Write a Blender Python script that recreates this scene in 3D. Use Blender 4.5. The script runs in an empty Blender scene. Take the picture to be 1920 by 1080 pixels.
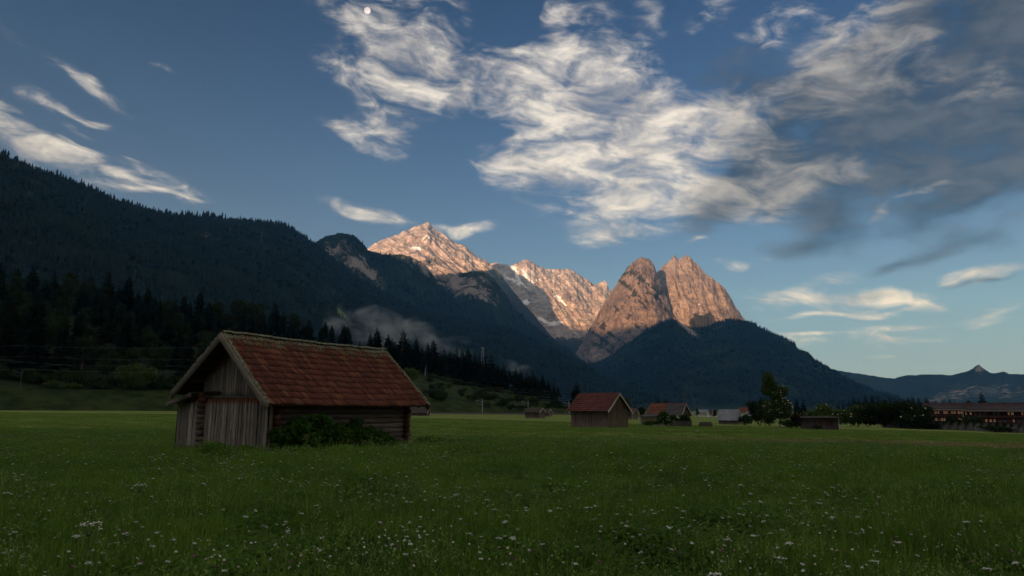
import bpy, bmesh, math, random, zlib
import numpy as np
from mathutils import Vector, Matrix

random.seed(7)
RNG = np.random.default_rng(7)
scene = bpy.context.scene
C = scene.collection

# ------------------------------------------------------------------ camera
F, PITCH, CAMZ = 1280.0, 0.177, 1.65            # focal length in photograph pixels (1920 wide), tilt, eye height
cam_data = bpy.data.cameras.new('camera')
cam_data.lens, cam_data.sensor_width = 24.0, 36.0
cam_data.clip_start, cam_data.clip_end = 0.1, 120000.0
cam = bpy.data.objects.new('camera', cam_data)
cam.location = (0, 0, CAMZ)
cam.rotation_euler = (math.pi / 2 + PITCH, 0, 0)
C.objects.link(cam)
scene.camera = cam

# ------------------------------------------------------------------ directions
def az_el(px, py):
    """compass azimuth (0 = straight ahead, clockwise) and tangent of the elevation of a sight line"""
    x, u = (px - 960) / F, (540 - py) / F
    y = math.cos(PITCH) - u * math.sin(PITCH)
    z = math.sin(PITCH) + u * math.cos(PITCH)
    return math.atan2(x, y), z / math.hypot(x, y)

def at(px, py, R):
    a, t = az_el(px, py)
    return Vector((R * math.sin(a), R * math.cos(a), CAMZ + R * t))

# ------------------------------------------------------------------ node helpers
class V:
    """a socket (or number) with arithmetic that adds Math nodes"""
    def __init__(s, nt, v): s.nt, s.v = nt, v
    def _m(s, op, *o, clamp=False):
        n = s.nt.nodes.new('ShaderNodeMath'); n.operation = op; n.use_clamp = clamp
        for i, a in enumerate((s,) + o):
            a = a.v if isinstance(a, V) else a
            if isinstance(a, (int, float)): n.inputs[i].default_value = a
            else: s.nt.links.new(a, n.inputs[i])
        return V(s.nt, n.outputs[0])
    def __add__(s, o): return s._m('ADD', o)
    __radd__ = __add__
    def __sub__(s, o): return s._m('SUBTRACT', o)
    def __rsub__(s, o): return V(s.nt, o)._m('SUBTRACT', s)
    def __mul__(s, o): return s._m('MULTIPLY', o)
    __rmul__ = __mul__
    def __truediv__(s, o): return s._m('DIVIDE', o)
    def __neg__(s): return s._m('MULTIPLY', -1.0)
    def exp(s): return s._m('EXPONENT')
    def max(s, o): return s._m('MAXIMUM', o)
    def min(s, o): return s._m('MINIMUM', o)
    def pow(s, o): return s._m('POWER', o)
    def clamp(s): return s._m('ADD', 0.0, clamp=True)
    def smooth(s, a, b):
        n = s.nt.nodes.new('ShaderNodeMapRange'); n.interpolation_type = 'SMOOTHSTEP'
        n.inputs[1].default_value, n.inputs[2].default_value = a, b
        s.nt.links.new(s.v, n.inputs[0])
        return V(s.nt, n.outputs[0])

def combine(nt, x, y, z):
    n = nt.nodes.new('ShaderNodeCombineXYZ')
    for i, a in enumerate((x, y, z)):
        a = a.v if isinstance(a, V) else a
        if isinstance(a, (int, float)): n.inputs[i].default_value = a
        else: nt.links.new(a, n.inputs[i])
    return n.outputs[0]

def separate(nt, sock):
    n = nt.nodes.new('ShaderNodeSeparateXYZ'); nt.links.new(sock, n.inputs[0])
    return [V(nt, o) for o in n.outputs]

def noise(nt, vec, scale, detail=4.0, rough=0.55, distort=0.0, color=False, dim='3D'):
    n = nt.nodes.new('ShaderNodeTexNoise'); n.noise_dimensions = dim
    n.inputs['Scale'].default_value, n.inputs['Detail'].default_value = scale, detail
    n.inputs['Roughness'].default_value, n.inputs['Distortion'].default_value = rough, distort
    if vec is not None: nt.links.new(vec, n.inputs['Vector'])
    return n.outputs['Color'] if color else V(nt, n.outputs[0])

def mix(nt, fac, a, b, blend='MIX'):
    n = nt.nodes.new('ShaderNodeMix'); n.data_type = 'RGBA'; n.blend_type = blend
    for i, q in ((0, fac), (6, a), (7, b)):
        q = q.v if isinstance(q, V) else q
        if isinstance(q, (int, float)): n.inputs[i].default_value = q
        elif isinstance(q, (tuple, list)): n.inputs[i].default_value = (*q[:3], 1)
        else: nt.links.new(q, n.inputs[i])
    return n.outputs[2]

def mapping(nt, vec, scale=(1, 1, 1), rot=(0, 0, 0), loc=(0, 0, 0)):
    n = nt.nodes.new('ShaderNodeMapping')
    n.inputs['Scale'].default_value, n.inputs['Rotation'].default_value, n.inputs['Location'].default_value = scale, rot, loc
    nt.links.new(vec, n.inputs['Vector'])
    return n.outputs[0]

# ------------------------------------------------------------------ world: clear morning sky with clouds
SUN_EL = math.radians(5.5)
SUN_AZ = math.atan2(-0.52, -0.854)                  # low behind the camera's left shoulder
world = bpy.data.worlds.new('World'); scene.world = world
world.use_nodes = True
nt = world.node_tree; nt.nodes.clear()
out = nt.nodes.new('ShaderNodeOutputWorld'); bg = nt.nodes.new('ShaderNodeBackground')
nt.links.new(bg.outputs[0], out.inputs[0])
bg.inputs[1].default_value = 0.10
sky = nt.nodes.new('ShaderNodeTexSky'); sky.sky_type = 'NISHITA'; sky.sun_disc = False
sky.sun_elevation = SUN_EL; sky.sun_rotation = SUN_AZ
sky.air_density, sky.dust_density, sky.ozone_density, sky.altitude = 1.0, 0.2, 1.6, 700
tc = nt.nodes.new('ShaderNodeTexCoord')
dx, dy, dz = separate(nt, tc.outputs['Generated'])
AZ = dx._m('ARCTAN2', dy) * (180 / math.pi)
EL = dz._m('ARCSINE') * (180 / math.pi)
warpv = combine(nt, AZ * 0.09, EL * 0.16, 0.0)
wn = nt.nodes.new('ShaderNodeTexNoise'); wn.noise_dimensions = '2D'; wn.inputs['Scale'].default_value = 1.3; wn.inputs['Detail'].default_value = 2.0
nt.links.new(warpv, wn.inputs['Vector'])
wc = nt.nodes.new('ShaderNodeSeparateColor'); nt.links.new(wn.outputs['Color'], wc.inputs[0])
WA = AZ + (V(nt, wc.outputs[0]) - 0.5) * 4.0     # wind-torn cloud edges
WE = EL + (V(nt, wc.outputs[1]) - 0.5) * 2.4
WV = combine(nt, WA, WE, 0.0)
def field(bl):
    """soft patches of cloud cover, each an ellipse given by where it stands in the sky"""
    acc = 0.0
    for cx, cy, rx, ry, ang, amp in bl:
        a, t = az_el(cx, cy); a, e = math.degrees(a), math.degrees(math.atan(t))
        k = math.degrees(1 / F) * math.cos(math.radians(a)) * 2.5
        m = nt.nodes.new('ShaderNodeMapping'); m.vector_type = 'TEXTURE'
        m.inputs['Location'].default_value = (a, e, 0)
        m.inputs['Rotation'].default_value = (0, 0, math.radians(-ang))
        m.inputs['Scale'].default_value = (rx * k, ry * k, 1)
        nt.links.new(WV, m.inputs['Vector'])
        g = nt.nodes.new('ShaderNodeTexGradient'); g.gradient_type = 'QUADRATIC_SPHERE'
        nt.links.new(m.outputs[0], g.inputs[0])
        acc = V(nt, g.outputs[1])._m('MULTIPLY_ADD', amp * 1.4, acc)
    return acc.max(0.0).min(1.1)
WHITE = [(740, 60, 130, 40, 22, .62), (690, 90, 50, 22, 35, .5), (860, 40, 80, 26, 10, .4), (790, 115, 90, 20, 15, .5),
         (760, 165, 100, 30, 12, .62), (650, 135, 50, 12, 25, .4), (860, 195, 130, 24, 10, .6), (715, 250, 42, 40, -15, .8), (640, 240, 40, 18, 20, .6),
         (1085, 100, 95, 62, 20, .85), (980, 130, 95, 26, 18, .6), (1170, 160, 90, 45, 20, .6), (1050, 30, 22, 30, 35, .5),
         (1020, 300, 150, 48, 4, .95), (1150, 285, 140, 40, 8, .8), (1060, 225, 120, 34, 22, .6), (1230, 215, 130, 42, 18, .6), (1000, 185, 70, 16, 12, .5),
         (1370, 235, 120, 36, -4, .55), (1210, 375, 120, 24, -8, .75), (1150, 440, 70, 14, -4, .75), (1310, 370, 100, 30, -8, .5),
         (700, 404, 105, 16, 9, .85), (895, 428, 40, 10, -18, .75), (840, 436, 30, 8, 5, .5), (1450, 40, 90, 26, -22, .5), (1310, 40, 50, 26, -20, .5), (1195, 20, 40, 10, 45, .5),
         (50, 268, 110, 26, 22, .85), (190, 310, 110, 12, 17, .75), (310, 336, 60, 10, 17, .8), (-30, 225, 70, 26, 20, .6), (255, 356, 60, 8, 3, .7), (350, 370, 40, 4, 5, .5),
         (130, 135, 105, 12, 27, .36), (170, 160, 60, 7, 25, .36), (80, 195, 80, 11, 20, .4), (170, 220, 70, 8, 12, .45), (298, 127, 26, 8, 0, .35),
         (1640, 75, 75, 75, -35, .6), (1740, 150, 110, 40, 25, .28), (1550, 120, 50, 50, -40, .4), (1850, 160, 80, 30, 10, .18),
         (1500, 362, 75, 22, -12, .6), (1700, 372, 66, 8, -24, .8), (1855, 508, 52, 11, 0, 1.0), (1800, 514, 20, 7, 0, .6),
         (1545, 565, 110, 14, 2, .85), (1650, 560, 60, 16, -8, .75), (1720, 556, 50, 13, 10, .75), (1560, 520, 40, 14, -5, .55), (1450, 545, 60, 15, 8, .5),
         (1590, 594, 90, 5, 1, .75), (1715, 606, 75, 6, -6, .75), (1660, 632, 80, 5, 3, .75), (1890, 580, 60, 9, -6, .75), (1850, 600, 50, 5, 0, .5),
         (1525, 646, 90, 9, 2, .6), (1530, 633, 28, 4, 0, .7), (1640, 668, 20, 3, 0, .5), (1300, 453, 30, 6, -8, .7), (1375, 492, 50, 8, -3, .55), (1880, 655, 30, 4, 0, .4),
         (1330, 260, 190, 90, 0, .34), (1180, 330, 190, 60, 0, .25), (1450, 380, 130, 40, -5, .3), (850, 120, 160, 60, 10, .22),
         (930, 245, 70, 24, 12, -.75), (965, 50, 70, 50, 0, -.8), (800, 330, 110, 50, 0, -.6), (1290, 120, 60, 40, 0, -.45), (1240, 330, 60, 16, 20, -.4), (560, 330, 80, 60, 0, -.4)]
DARK = [(1720, 260, 260, 115, -4, 1.05), (1880, 120, 150, 150, 0, 1.0), (1540, 290, 160, 80, -10, .8), (1390, 150, 110, 70, -10, .55), (1780, 60, 140, 60, 0, .75),
        (1360, 375, 90, 40, -25, .6), (1780, 395, 120, 28, -14, .75), (1560, 420, 40, 40, 0, .55), (1500, 465, 70, 13, -6, .6), (1690, 488, 70, 11, -12, .6), (1830, 455, 60, 22, 0, .5),
        (1560, 180, 90, 80, -20, .45), (1620, 555, 60, 10, 0, .5), (1855, 519, 46, 6, 0, .75)]
cw, cd = field(WHITE), field(DARK)
# unseen cloud sheet added overhead and behind, thickened to brighten the ground
beyond = AZ._m('ABSOLUTE').smooth(44, 64).max(EL.smooth(33, 48))
den = dz.max(0.0) + 0.22
sheet = noise(nt, combine(nt, dx / den, dy / den, 0.0), 1.1, 3.0, 0.55, 0.0, dim='2D')
cw = cw.max(beyond * sheet.smooth(0.24, 0.50) * 1.1)
SA, SE = AZ + (V(nt, wc.outputs[1]) - 0.5) * 5.0, EL + (V(nt, wc.outputs[0]) - 0.5) * 2.5
streak = combine(nt, SA * 0.15 - SE * 0.10, SE * 0.44 + SA * 0.08, 0.0)
n1 = noise(nt, streak, 1.25, 7.0, 0.60, 0.35, dim='2D')
n2 = noise(nt, combine(nt, AZ * 0.20, EL * 0.33, 0.0), 0.8, 5.0, 0.55, 0.0, dim='2D')
n3 = noise(nt, combine(nt, AZ * 0.9 - EL * .5, EL * 2.4 + AZ * .5, 0.0), 1.0, 3.0, 0.6, 0.0, dim='2D')
dw = (cw * 1.15 + (n1 - 0.5) * 3.3 + (n3 - 0.5) * 0.55 - 0.06)
dw = (dw * cw.smooth(0.03, 0.3)).smooth(0.0, 2.05)
dd = ((cd * 1.25 + (n2 - 0.5) * 2.2 + (n1 - 0.5) * 0.7 - 0.20) * cd.smooth(0.03, 0.4)).smooth(0.0, 1.25)
lit = (n2 * 0.9 + n1 * 0.5 + n3 * 0.15 - 0.15).smooth(0.40, 0.82)
nt.links.new(combine(nt, dx, dy, dz.max(0.0) * 0.92 + 0.08), sky.inputs[0])
# the sky itself: slightly deeper blue overhead, as the clear mountain air shows
hs = nt.nodes.new('ShaderNodeHueSaturation'); hs.inputs['Saturation'].default_value = 1.0; hs.inputs['Value'].default_value = 0.9
nt.links.new(sky.outputs[0], hs.inputs['Color'])
pre = mix(nt, 1.0, hs.outputs[0], (0.38 * 0.78, 0.38 * 0.95, 0.38 * 1.12), 'MULTIPLY')
gm = nt.nodes.new('ShaderNodeGamma'); gm.inputs[1].default_value = 1.75; nt.links.new(pre, gm.inputs[0])
blue = mix(nt, 1.0, gm.outputs[0], (1.3, 1.3, 1.3), 'MULTIPLY')
blue = mix(nt, ((-EL.max(0.0)) / 12.0).exp() * 0.96, blue, (1.55, 1.78, 2.08))
CK = 1.0
dark_col = mix(nt, lit, tuple(CK * c for c in (0.12, 0.19, 0.34)), tuple(CK * c for c in (0.50, 0.54, 0.66)))
white_col = mix(nt, lit, tuple(CK * c for c in (2.35, 2.25, 2.25)), tuple(CK * c for c in (4.6, 4.35, 4.05)))
c1 = mix(nt, dd * 0.95, blue, dark_col)
shade = mix(nt, dd * 0.75, white_col, tuple(CK * c for c in (1.3, 1.28, 1.34)))
c2 = mix(nt, dw * 0.95, c1, shade)
nt.links.new(c2, bg.inputs[0])

# ------------------------------------------------------------------ sun
sun_data = bpy.data.lights.new('sun', 'SUN')
sun_data.energy, sun_data.angle, sun_data.color = 3.7, math.radians(0.5), (1.0, 0.70, 0.57)
sun = bpy.data.objects.new('sun', sun_data); C.objects.link(sun)
to_sun = Vector((math.sin(SUN_AZ) * math.cos(SUN_EL), math.cos(SUN_AZ) * math.cos(SUN_EL), math.sin(SUN_EL)))
sun.rotation_euler = to_sun.to_track_quat('Z', 'Y').to_euler()

# ------------------------------------------------------------------ exposure and renderer
scene.render.engine = 'CYCLES'
vs = scene.view_settings
vs.view_transform, vs.look, vs.exposure, vs.gamma = 'Standard', 'None', 1.10, 1.0
vs.use_curve_mapping = False
scene.cycles.use_denoising = True
scene.cycles.max_bounces, scene.cycles.diffuse_bounces, scene.cycles.glossy_bounces = 6, 3, 2
scene.cycles.transparent_max_bounces = 8
scene.cycles.volume_bounces = 0
world.cycles.sampling_method = 'MANUAL'
world.cycles.sample_map_resolution = 256

# ------------------------------------------------------------------ numeric noise for the landforms
_perm = np.random.default_rng(11).permutation(512).astype(np.int64)
_perm = np.concatenate([_perm, _perm, _perm])
_ang = np.random.default_rng(12).uniform(0, 2 * np.pi, 512)
_gx, _gy = np.cos(_ang), np.sin(_ang)
def pn(x, y, seed=0):
    x = np.asarray(x, float) + seed * 17.31; y = np.asarray(y, float) + seed * 9.17
    xi, yi = np.floor(x).astype(np.int64), np.floor(y).astype(np.int64)
    fx, fy = x - xi, y - yi
    u, v = fx * fx * fx * (fx * (fx * 6 - 15) + 10), fy * fy * fy * (fy * (fy * 6 - 15) + 10)
    def g(ix, iy, ax, ay):
        h = _perm[(_perm[ix & 511] + iy) & 511]
        return _gx[h] * ax + _gy[h] * ay
    a = g(xi, yi, fx, fy); b = g(xi + 1, yi, fx - 1, fy)
    c = g(xi, yi + 1, fx, fy - 1); d = g(xi + 1, yi + 1, fx - 1, fy - 1)
    return 1.5 * ((a + (b - a) * u) + ((c + (d - c) * u) - (a + (b - a) * u)) * v)
def fbm(x, y, oct=5, gain=0.5, lac=2.03, seed=0):
    s, a, n = 0, 1.0, 0
    for i in range(oct):
        s = s + a * pn(x, y, seed + i); n += a; a *= gain; x, y = x * lac, y * lac
    return s / n
def ridged(x, y, oct=5, gain=0.55, lac=2.1, seed=0):
    s, a, n = 0, 1.0, 0
    for i in range(oct):
        s = s + a * (1 - 2 * np.abs(pn(x, y, seed + i))); n += a; a *= gain; x, y = x * lac, y * lac
    return s / n
def sstep(a, b, x):
    t = np.clip((x - a) / (b - a), 0, 1); return t * t * (3 - 2 * t)

# ------------------------------------------------------------------ meshes, objects, tags
def mesh_np(name, verts, faces, smooth=False, attrs=None):
    """faces: (n,3) or (n,4) int array"""
    me = bpy.data.meshes.new(name)
    verts = np.asarray(verts, np.float32); faces = np.asarray(faces, np.int32)
    keep = np.ones(faces.shape, bool)
    if faces.shape[1] == 4: keep[:, 3] = faces[:, 2] != faces[:, 3]
    loops, tot = faces[keep], keep.sum(1)
    me.vertices.add(len(verts)); me.vertices.foreach_set('co', verts.ravel())
    me.loops.add(len(loops)); me.loops.foreach_set('vertex_index', loops)
    me.polygons.add(len(faces))
    me.polygons.foreach_set('loop_start', np.concatenate([[0], np.cumsum(tot)[:-1]]).astype(np.int32))
    if smooth: me.polygons.foreach_set('use_smooth', np.ones(len(faces), bool))
    for n, a in (attrs or {}).items():
        at_ = me.attributes.new(n, 'FLOAT', 'POINT'); at_.data.foreach_set('value', np.asarray(a, np.float32).ravel())
    me.update(calc_edges=True); me.validate()
    return me

def link(name, me, mat=None, parent=None, **props):
    o = bpy.data.objects.new(name, me); C.objects.link(o)
    if mat is not None and me is not None and not me.materials: me.materials.append(mat)
    if parent is not None: o.parent = parent
    for k, v in props.items(): o[k] = v
    return o
def thing(name, loc, label, cat, group=None, rz=0.0):
    o = bpy.data.objects.new(name, None); C.objects.link(o)
    o.location = loc; o.rotation_euler = (0, 0, rz); o.empty_display_size = 0.3
    o['label'] = label; o['category'] = cat
    if group: o['group'] = group
    return o
def grid_faces(nr, nc):
    i = np.arange(nr * nc).reshape(nr, nc)
    return np.stack([i[:-1, :-1], i[:-1, 1:], i[1:, 1:], i[1:, :-1]], -1).reshape(-1, 4)

# ------------------------------------------------------------------ materials
def material(name, rough=0.9, spec=0.2):
    m = bpy.data.materials.new(name); m.use_nodes = True
    n = m.node_tree; b = n.nodes['Principled BSDF']
    b.inputs['Roughness'].default_value = rough
    b.inputs['Specular IOR Level'].default_value = spec
    return m, n, b
def attr(n, name):
    a = n.nodes.new('ShaderNodeAttribute'); a.attribute_name = name; return V(n, a.outputs['Fac'])
def position(n): return n.nodes.new('ShaderNodeNewGeometry').outputs['Position']
def obj_coord(n): return n.nodes.new('ShaderNodeTexCoord').outputs['Object']
def obj_random(n): return V(n, n.nodes.new('ShaderNodeObjectInfo').outputs['Random'])
def bump(n, b, h, strength=0.4, dist=0.02):
    q = n.nodes.new('ShaderNodeBump'); q.inputs['Strength'].default_value = strength; q.inputs['Distance'].default_value = dist
    n.links.new(h.v, q.inputs['Height']); n.links.new(q.outputs[0], b.inputs['Normal'])
def plain(name, col, var=0.25, scale=3.0, rough=0.9, spec=0.2):
    """one colour with gentle blotches"""
    m, n, b = material(name, rough, spec)
    f = noise(n, obj_coord(n), scale, 4)
    c = mix(n, f.smooth(0.3, 0.7), tuple(x * (1 - var) for x in col), tuple(min(1, x * (1 + var)) for x in col))
    n.links.new(c, b.inputs['Base Color']); return m

def rock_material(name, c0, c1, c2, scale=0.006):
    m, n, b = material(name, 0.95, 0.05)
    p = position(n)
    f = noise(n, mapping(n, p, (1, 1, 0.45)), scale, 9, 0.68, 1.2)
    g = noise(n, mapping(n, p, (1, 1, 2.6), (0.35, 0.3, 0)), scale * 2.2, 6, 0.6, 0.6)
    c = mix(n, f.smooth(0.3, 0.7), c0, c1)
    c = mix(n, g.smooth(0.48, 0.64) * 0.7, c, c2)
    cr = noise(n, mapping(n, p, (1, 1, 0.35), (0.15, 0.2, 0)), scale * 6.0, 7, 0.7, 0.8)
    c = mix(n, cr.smooth(0.42, 0.30) * 0.5, c, tuple(x * 0.45 for x in c0))  # crevice darkness painted into the rock colour by noise
    veg = attr(n, 'veg'); v2 = (veg + (noise(n, p, scale * 5, 5, 0.6) - 0.5) * 1.1).smooth(0.42, 0.58)
    c = mix(n, v2, c, mix(n, f, (0.020, 0.026, 0.015), (0.050, 0.048, 0.034)))
    sn = attr(n, 'snow'); s2 = (sn + (noise(n, p, scale * 3.2, 5, 0.65) - 0.5) * 1.5).smooth(0.47, 0.58)
    c = mix(n, s2, c, (0.80, 0.80, 0.82))
    n.links.new(c, b.inputs['Base Color'])
    bump(n, b, f * 0.6 + noise(n, p, scale * 9, 6, 0.65) * 0.4, 1.0, 22.0)
    return m
M = {}
M['rock'] = rock_material('limestone', (0.21, 0.175, 0.155), (0.50, 0.44, 0.395), (0.14, 0.115, 0.105))
M['rock_mid'] = rock_material('twin_peak_limestone', (0.15, 0.122, 0.108), (0.345, 0.295, 0.262), (0.105, 0.086, 0.078))
M['rock_dark'] = rock_material('weathered_limestone', (0.095, 0.078, 0.07), (0.255, 0.215, 0.195), (0.085, 0.074, 0.07))
def slope_material():
    m, n, b = material('mountain_forest_floor', 0.95, 0.05)
    p = position(n)
    f = noise(n, p, 0.004, 6, 0.6); g = noise(n, p, 0.03, 5, 0.6)
    c = mix(n, f.smooth(0.35, 0.65), (0.008, 0.016, 0.009), (0.020, 0.032, 0.014))
    c = mix(n, g.smooth(0.55, 0.75) * 0.5, c, (0.030, 0.042, 0.018))
    mead = attr(n, 'meadow'); c = mix(n, (mead + (g - 0.5) * 0.5).smooth(0.4, 0.6), c, (0.10, 0.15, 0.045))
    rk = attr(n, 'rocky'); c = mix(n, (rk + (noise(n, mapping(n, p, (1, 1, .45)), 0.016, 8, 0.75) - 0.5) * 3.2).smooth(0.5, 0.85), c, (0.23, 0.20, 0.185))
    n.links.new(c, b.inputs['Base Color']); bump(n, b, g, 0.5, 6.0); return m
M['slope'] = slope_material()

# ------------------------------------------------------------------ landforms
def curve_fn(pts):
    """[(px, py, R)] -> functions of azimuth giving distance and height"""
    A, R, Z = [], [], []
    for px, py, r in pts:
        a, t = az_el(px, py); A.append(a); R.append(r); Z.append(CAMZ + r * t)
    o = np.argsort(A); A, R, Z = np.array(A)[o], np.array(R, float)[o], np.array(Z)[o]
    return lambda a: (np.interp(a, A, R), np.interp(a, A, Z))
class Land: pass
def landform(a0, a1, ncol, curves, rows, back, back_drop, disp=None, crest_noise=None):
    """a piece of terrain swept over azimuth: curves run from the foot to the crest, then the far side falls away"""
    a = np.linspace(a0, a1, ncol)
    Rs, Zs, T = [], [], []
    for c in curves:
        r, z = c(a); Rs.append(r); Zs.append(z)
    if crest_noise is not None: Zs[-1] = Zs[-1] + crest_noise(a, Rs[-1])
    seg, w = [], []
    for k, nrow in enumerate(rows):
        t = np.arange(nrow) / nrow
        for q in t: seg.append((k, q))
    seg.append((len(rows) - 1, 1.0))
    Rg = np.array([Rs[k] * (1 - q) + Rs[k + 1] * q for k, q in seg])
    Zg = np.array([Zs[k] * (1 - q) + Zs[k + 1] * q for k, q in seg])
    tt = np.array([(k + q) / len(rows) for k, q in seg])[:, None] * np.ones((1, ncol))
    if disp is not None: dR, dZ = disp(a[None, :], Rg, Zg, tt); Rg, Zg = Rg + dR, Zg + dZ
    nb = 8
    Rb = np.array([Rg[-1] + back * (i / nb) for i in range(1, nb + 1)])
    bd_ = np.minimum(back_drop, 0.4 * Zg[-1])
    Zb = np.array([Zg[-1] * (1 - (i / nb)) + bd_ * (i / nb) for i in range(1, nb + 1)])
    L = Land(); L.a = a; L.t = np.vstack([tt, np.ones_like(Rb)])
    L.R, L.Z = np.vstack([Rg, Rb]), np.vstack([Zg, Zb]); L.nfront = len(Rg)
    L.X, L.Y = L.R * np.sin(a), L.R * np.cos(a)
    L.verts = np.stack([L.X, L.Y, L.Z], -1).reshape(-1, 3)
    L.faces = grid_faces(*L.R.shape)
    return L
def land_object(name, L, mat, smooth, **attrs):
    me = mesh_np(name, L.verts, L.faces[:, ::-1], smooth, attrs)
    return link(name, me, mat, kind='structure')
def px_masks(L):
    """photograph pixel of every vertex, used to put snowfields and meadows where they lie on the mountain"""
    c, s = math.cos(PITCH), math.sin(PITCH)
    z = L.Z - CAMZ; d = L.Y * c + z * s
    return 960 + F * L.X / d, 540 - F * (-L.Y * s + z * c) / d
def spot(PX, PY, cx, cy, rx, ry, ang=0):
    ca, sa = math.cos(math.radians(ang)), math.sin(math.radians(ang))
    u, v = PX - cx, PY - cy
    p, q = (u * ca + v * sa) / rx, (-u * sa + v * ca) / ry
    return np.exp(-(p * p + q * q))
def foot(R, z): return lambda a: (np.interp(a, [-1, 1], [R, R]) if not isinstance(R, list) else np.interp(a, [az_el(p, 770)[0] for p, _ in R], [r for _, r in R]), np.full_like(a, z))
def arange(p0, p1): return az_el(p0, 600)[0], az_el(p1, 600)[0]

def rock_disp(scale, amp, seed, lean=0.0, zj=0.5):
    def f(a, R, Z, t):
        s = a * 6500.0; h = Z
        k = sstep(0.0, 0.15, t)
        big = ridged(s / (scale * 2.2) + lean * h / scale + 0.25 * fbm(s / scale, h / scale, 3, seed=seed + 3), h / (scale * 5.5), 3, seed=seed)
        mid = ridged(s / (scale * 0.6) + lean * h / (scale * .6), h / (scale * 3.4), 4, seed=seed + 1)
        fine = fbm(s / (scale * 0.15), h / (scale * 0.24), 5, 0.62, seed=seed + 2)
        terr = np.abs(pn(s / (scale * 3) , h / (scale * 0.33) + 0.6 * s / scale * lean, seed + 5))
        d = -(big * 1.0 + mid * 0.5 + fine * 0.30 - terr * 0.22) * amp * k
        return d, (mid * 0.10 + fine * 0.10) * amp * zj * k
    return f
def jag(scale, amp, seed):
    return lambda a, R: amp * (ridged(a * 6500 / scale, 0 * a, 4, seed=seed) - 0.25)

# far range on the right
cv = curve_fn([(1480, 684, 8000), (1540, 690, 8000), (1580, 697, 8000), (1620, 703, 8000), (1660, 709, 8000), (1676, 711, 8000), (1700, 704, 8000), (1740, 703, 8000), (1780, 704, 8000), (1800, 701, 8000), (1818, 695, 8000), (1828, 688, 8000), (1836, 685, 8000), (1844, 692, 8000), (1856, 700, 8000), (1868, 701, 8000), (1882, 698, 8000), (1892, 702, 8000), (1930, 703, 8000), (2060, 690, 8000), (2250, 700, 8000)])
L = landform(*arange(1480, 2250), 420, [foot(6000, -4), cv], [60], 1500, 0, rock_disp(260, 45, 40), jag(120, 9, 41))
PX, PY = px_masks(L)
land_object('far_mountains', L, M['slope'], False, meadow=np.zeros(L.R.size), rocky=(0.62 * spot(PX, PY, 1780, 745, 70, 22, -20) + 0.55 * spot(PX, PY, 1890, 735, 60, 16) + 0.9 * spot(PX, PY, 1836, 690, 14, 10)).ravel())

# snow-streaked ridge
cv = curve_fn([(860, 520, 8300), (900, 508, 8300), (918, 500, 8300), (926, 497, 8300), (932, 494, 8300), (940, 501, 8300), (950, 499, 8300), (962, 500, 8300), (975, 495, 8300), (985, 491, 8300), (1000, 497, 8300), (1010, 503, 8300), (1025, 506, 8300), (1040, 508, 8300), (1052, 510, 8300), (1062, 507, 8300), (1075, 513, 8300), (1090, 521, 8300), (1102, 530, 8300), (1112, 535, 8300), (1122, 533, 8300), (1134, 531, 8300), (1143, 546, 8200), (1160, 580, 8000), (1200, 600, 8000), (1260, 600, 8000)])
mid = curve_fn([(860, 640, 6700), (960, 640, 6700), (1040, 625, 6800), (1120, 625, 6900), (1260, 640, 6900)])
L = landform(*arange(860, 1260), 420, [foot(5600, 60), mid, cv], [30, 150], 1200, 600, rock_disp(330, 125, 50, 0.45), jag(80, 32, 51))
PX, PY = px_masks(L)
st = np.clip(1.6 * (ridged((PX - 0.7 * PY) / 26, (PY + .6 * PX) / 70, 3, seed=5) - 0.35), 0, 1)
snow = (spot(PX, PY, 975, 525, 40, 22, 15) * st + spot(PX, PY, 985, 567, 8, 5) + spot(PX, PY, 1043, 606, 13, 5, -10) + spot(PX, PY, 1018, 600, 12, 4, 25) + 0.9 * spot(PX, PY, 1047, 560, 12, 4, 45) + 0.5 * spot(PX, PY, 1000, 510, 40, 8, 10) * st + .6 * spot(PX, PY, 1060, 570, 50, 30) * st + 0.5 * spot(PX, PY, 962, 505, 30, 8, 20))
veg = sstep(615, 650, PY) * 0.9
land_object('snowy_ridge', L, M['rock'], False, veg=veg.ravel(), snow=snow.ravel())

# the highest peak
cv = curve_fn([(600, 540, 7000), (650, 500, 7000), (680, 478, 7000), (695, 465, 7000), (715, 453, 7000), (740, 444, 7000), (760, 436, 7000), (778, 428, 7000), (792, 423, 7000), (803, 418, 7000), (812, 427, 6980), (824, 437, 6950), (836, 444, 6930), (850, 455, 6900), (862, 460, 6880), (872, 462, 6850), (882, 473, 6800), (895, 484, 6750), (908, 490, 6700), (922, 502, 6650), (940, 520, 6600), (960, 545, 6500), (990, 580, 6400), (1040, 640, 6300)])
L = landform(*arange(600, 1040), 460, [foot(5150, 300), curve_fn([(600, 600, 5700), (760, 560, 5750), (860, 570, 5700), (940, 590, 5600), (1040, 680, 5500)]), cv], [30, 170], 1300, 700, rock_disp(300, 84, 60, 0.8, 0.4), jag(100, 9, 61))
PX, PY = px_masks(L)
st = np.clip(1.5 * (ridged((PX + 0.9 * PY) / 14, (PY - .6 * PX) / 60, 3, seed=8) - 0.3), 0, 1)
snow = 0.9 * spot(PX, PY, 778, 466, 16, 4, 8) + 0.75 * spot(PX, PY, 800, 442, 10, 14, 40) * st + 0.5 * spot(PX, PY, 790, 452, 26, 10) * st + 0.4 * spot(PX, PY, 850, 500, 40, 14, 20) * st
veg = 0.95 * sstep(505, 530, PY + 0.10 * (PX - 800)) + 0.55 * spot(PX, PY, 800, 492, 46, 14)
land_object('high_peak', L, M['rock'], False, veg=veg.ravel(), snow=snow.ravel())

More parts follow.
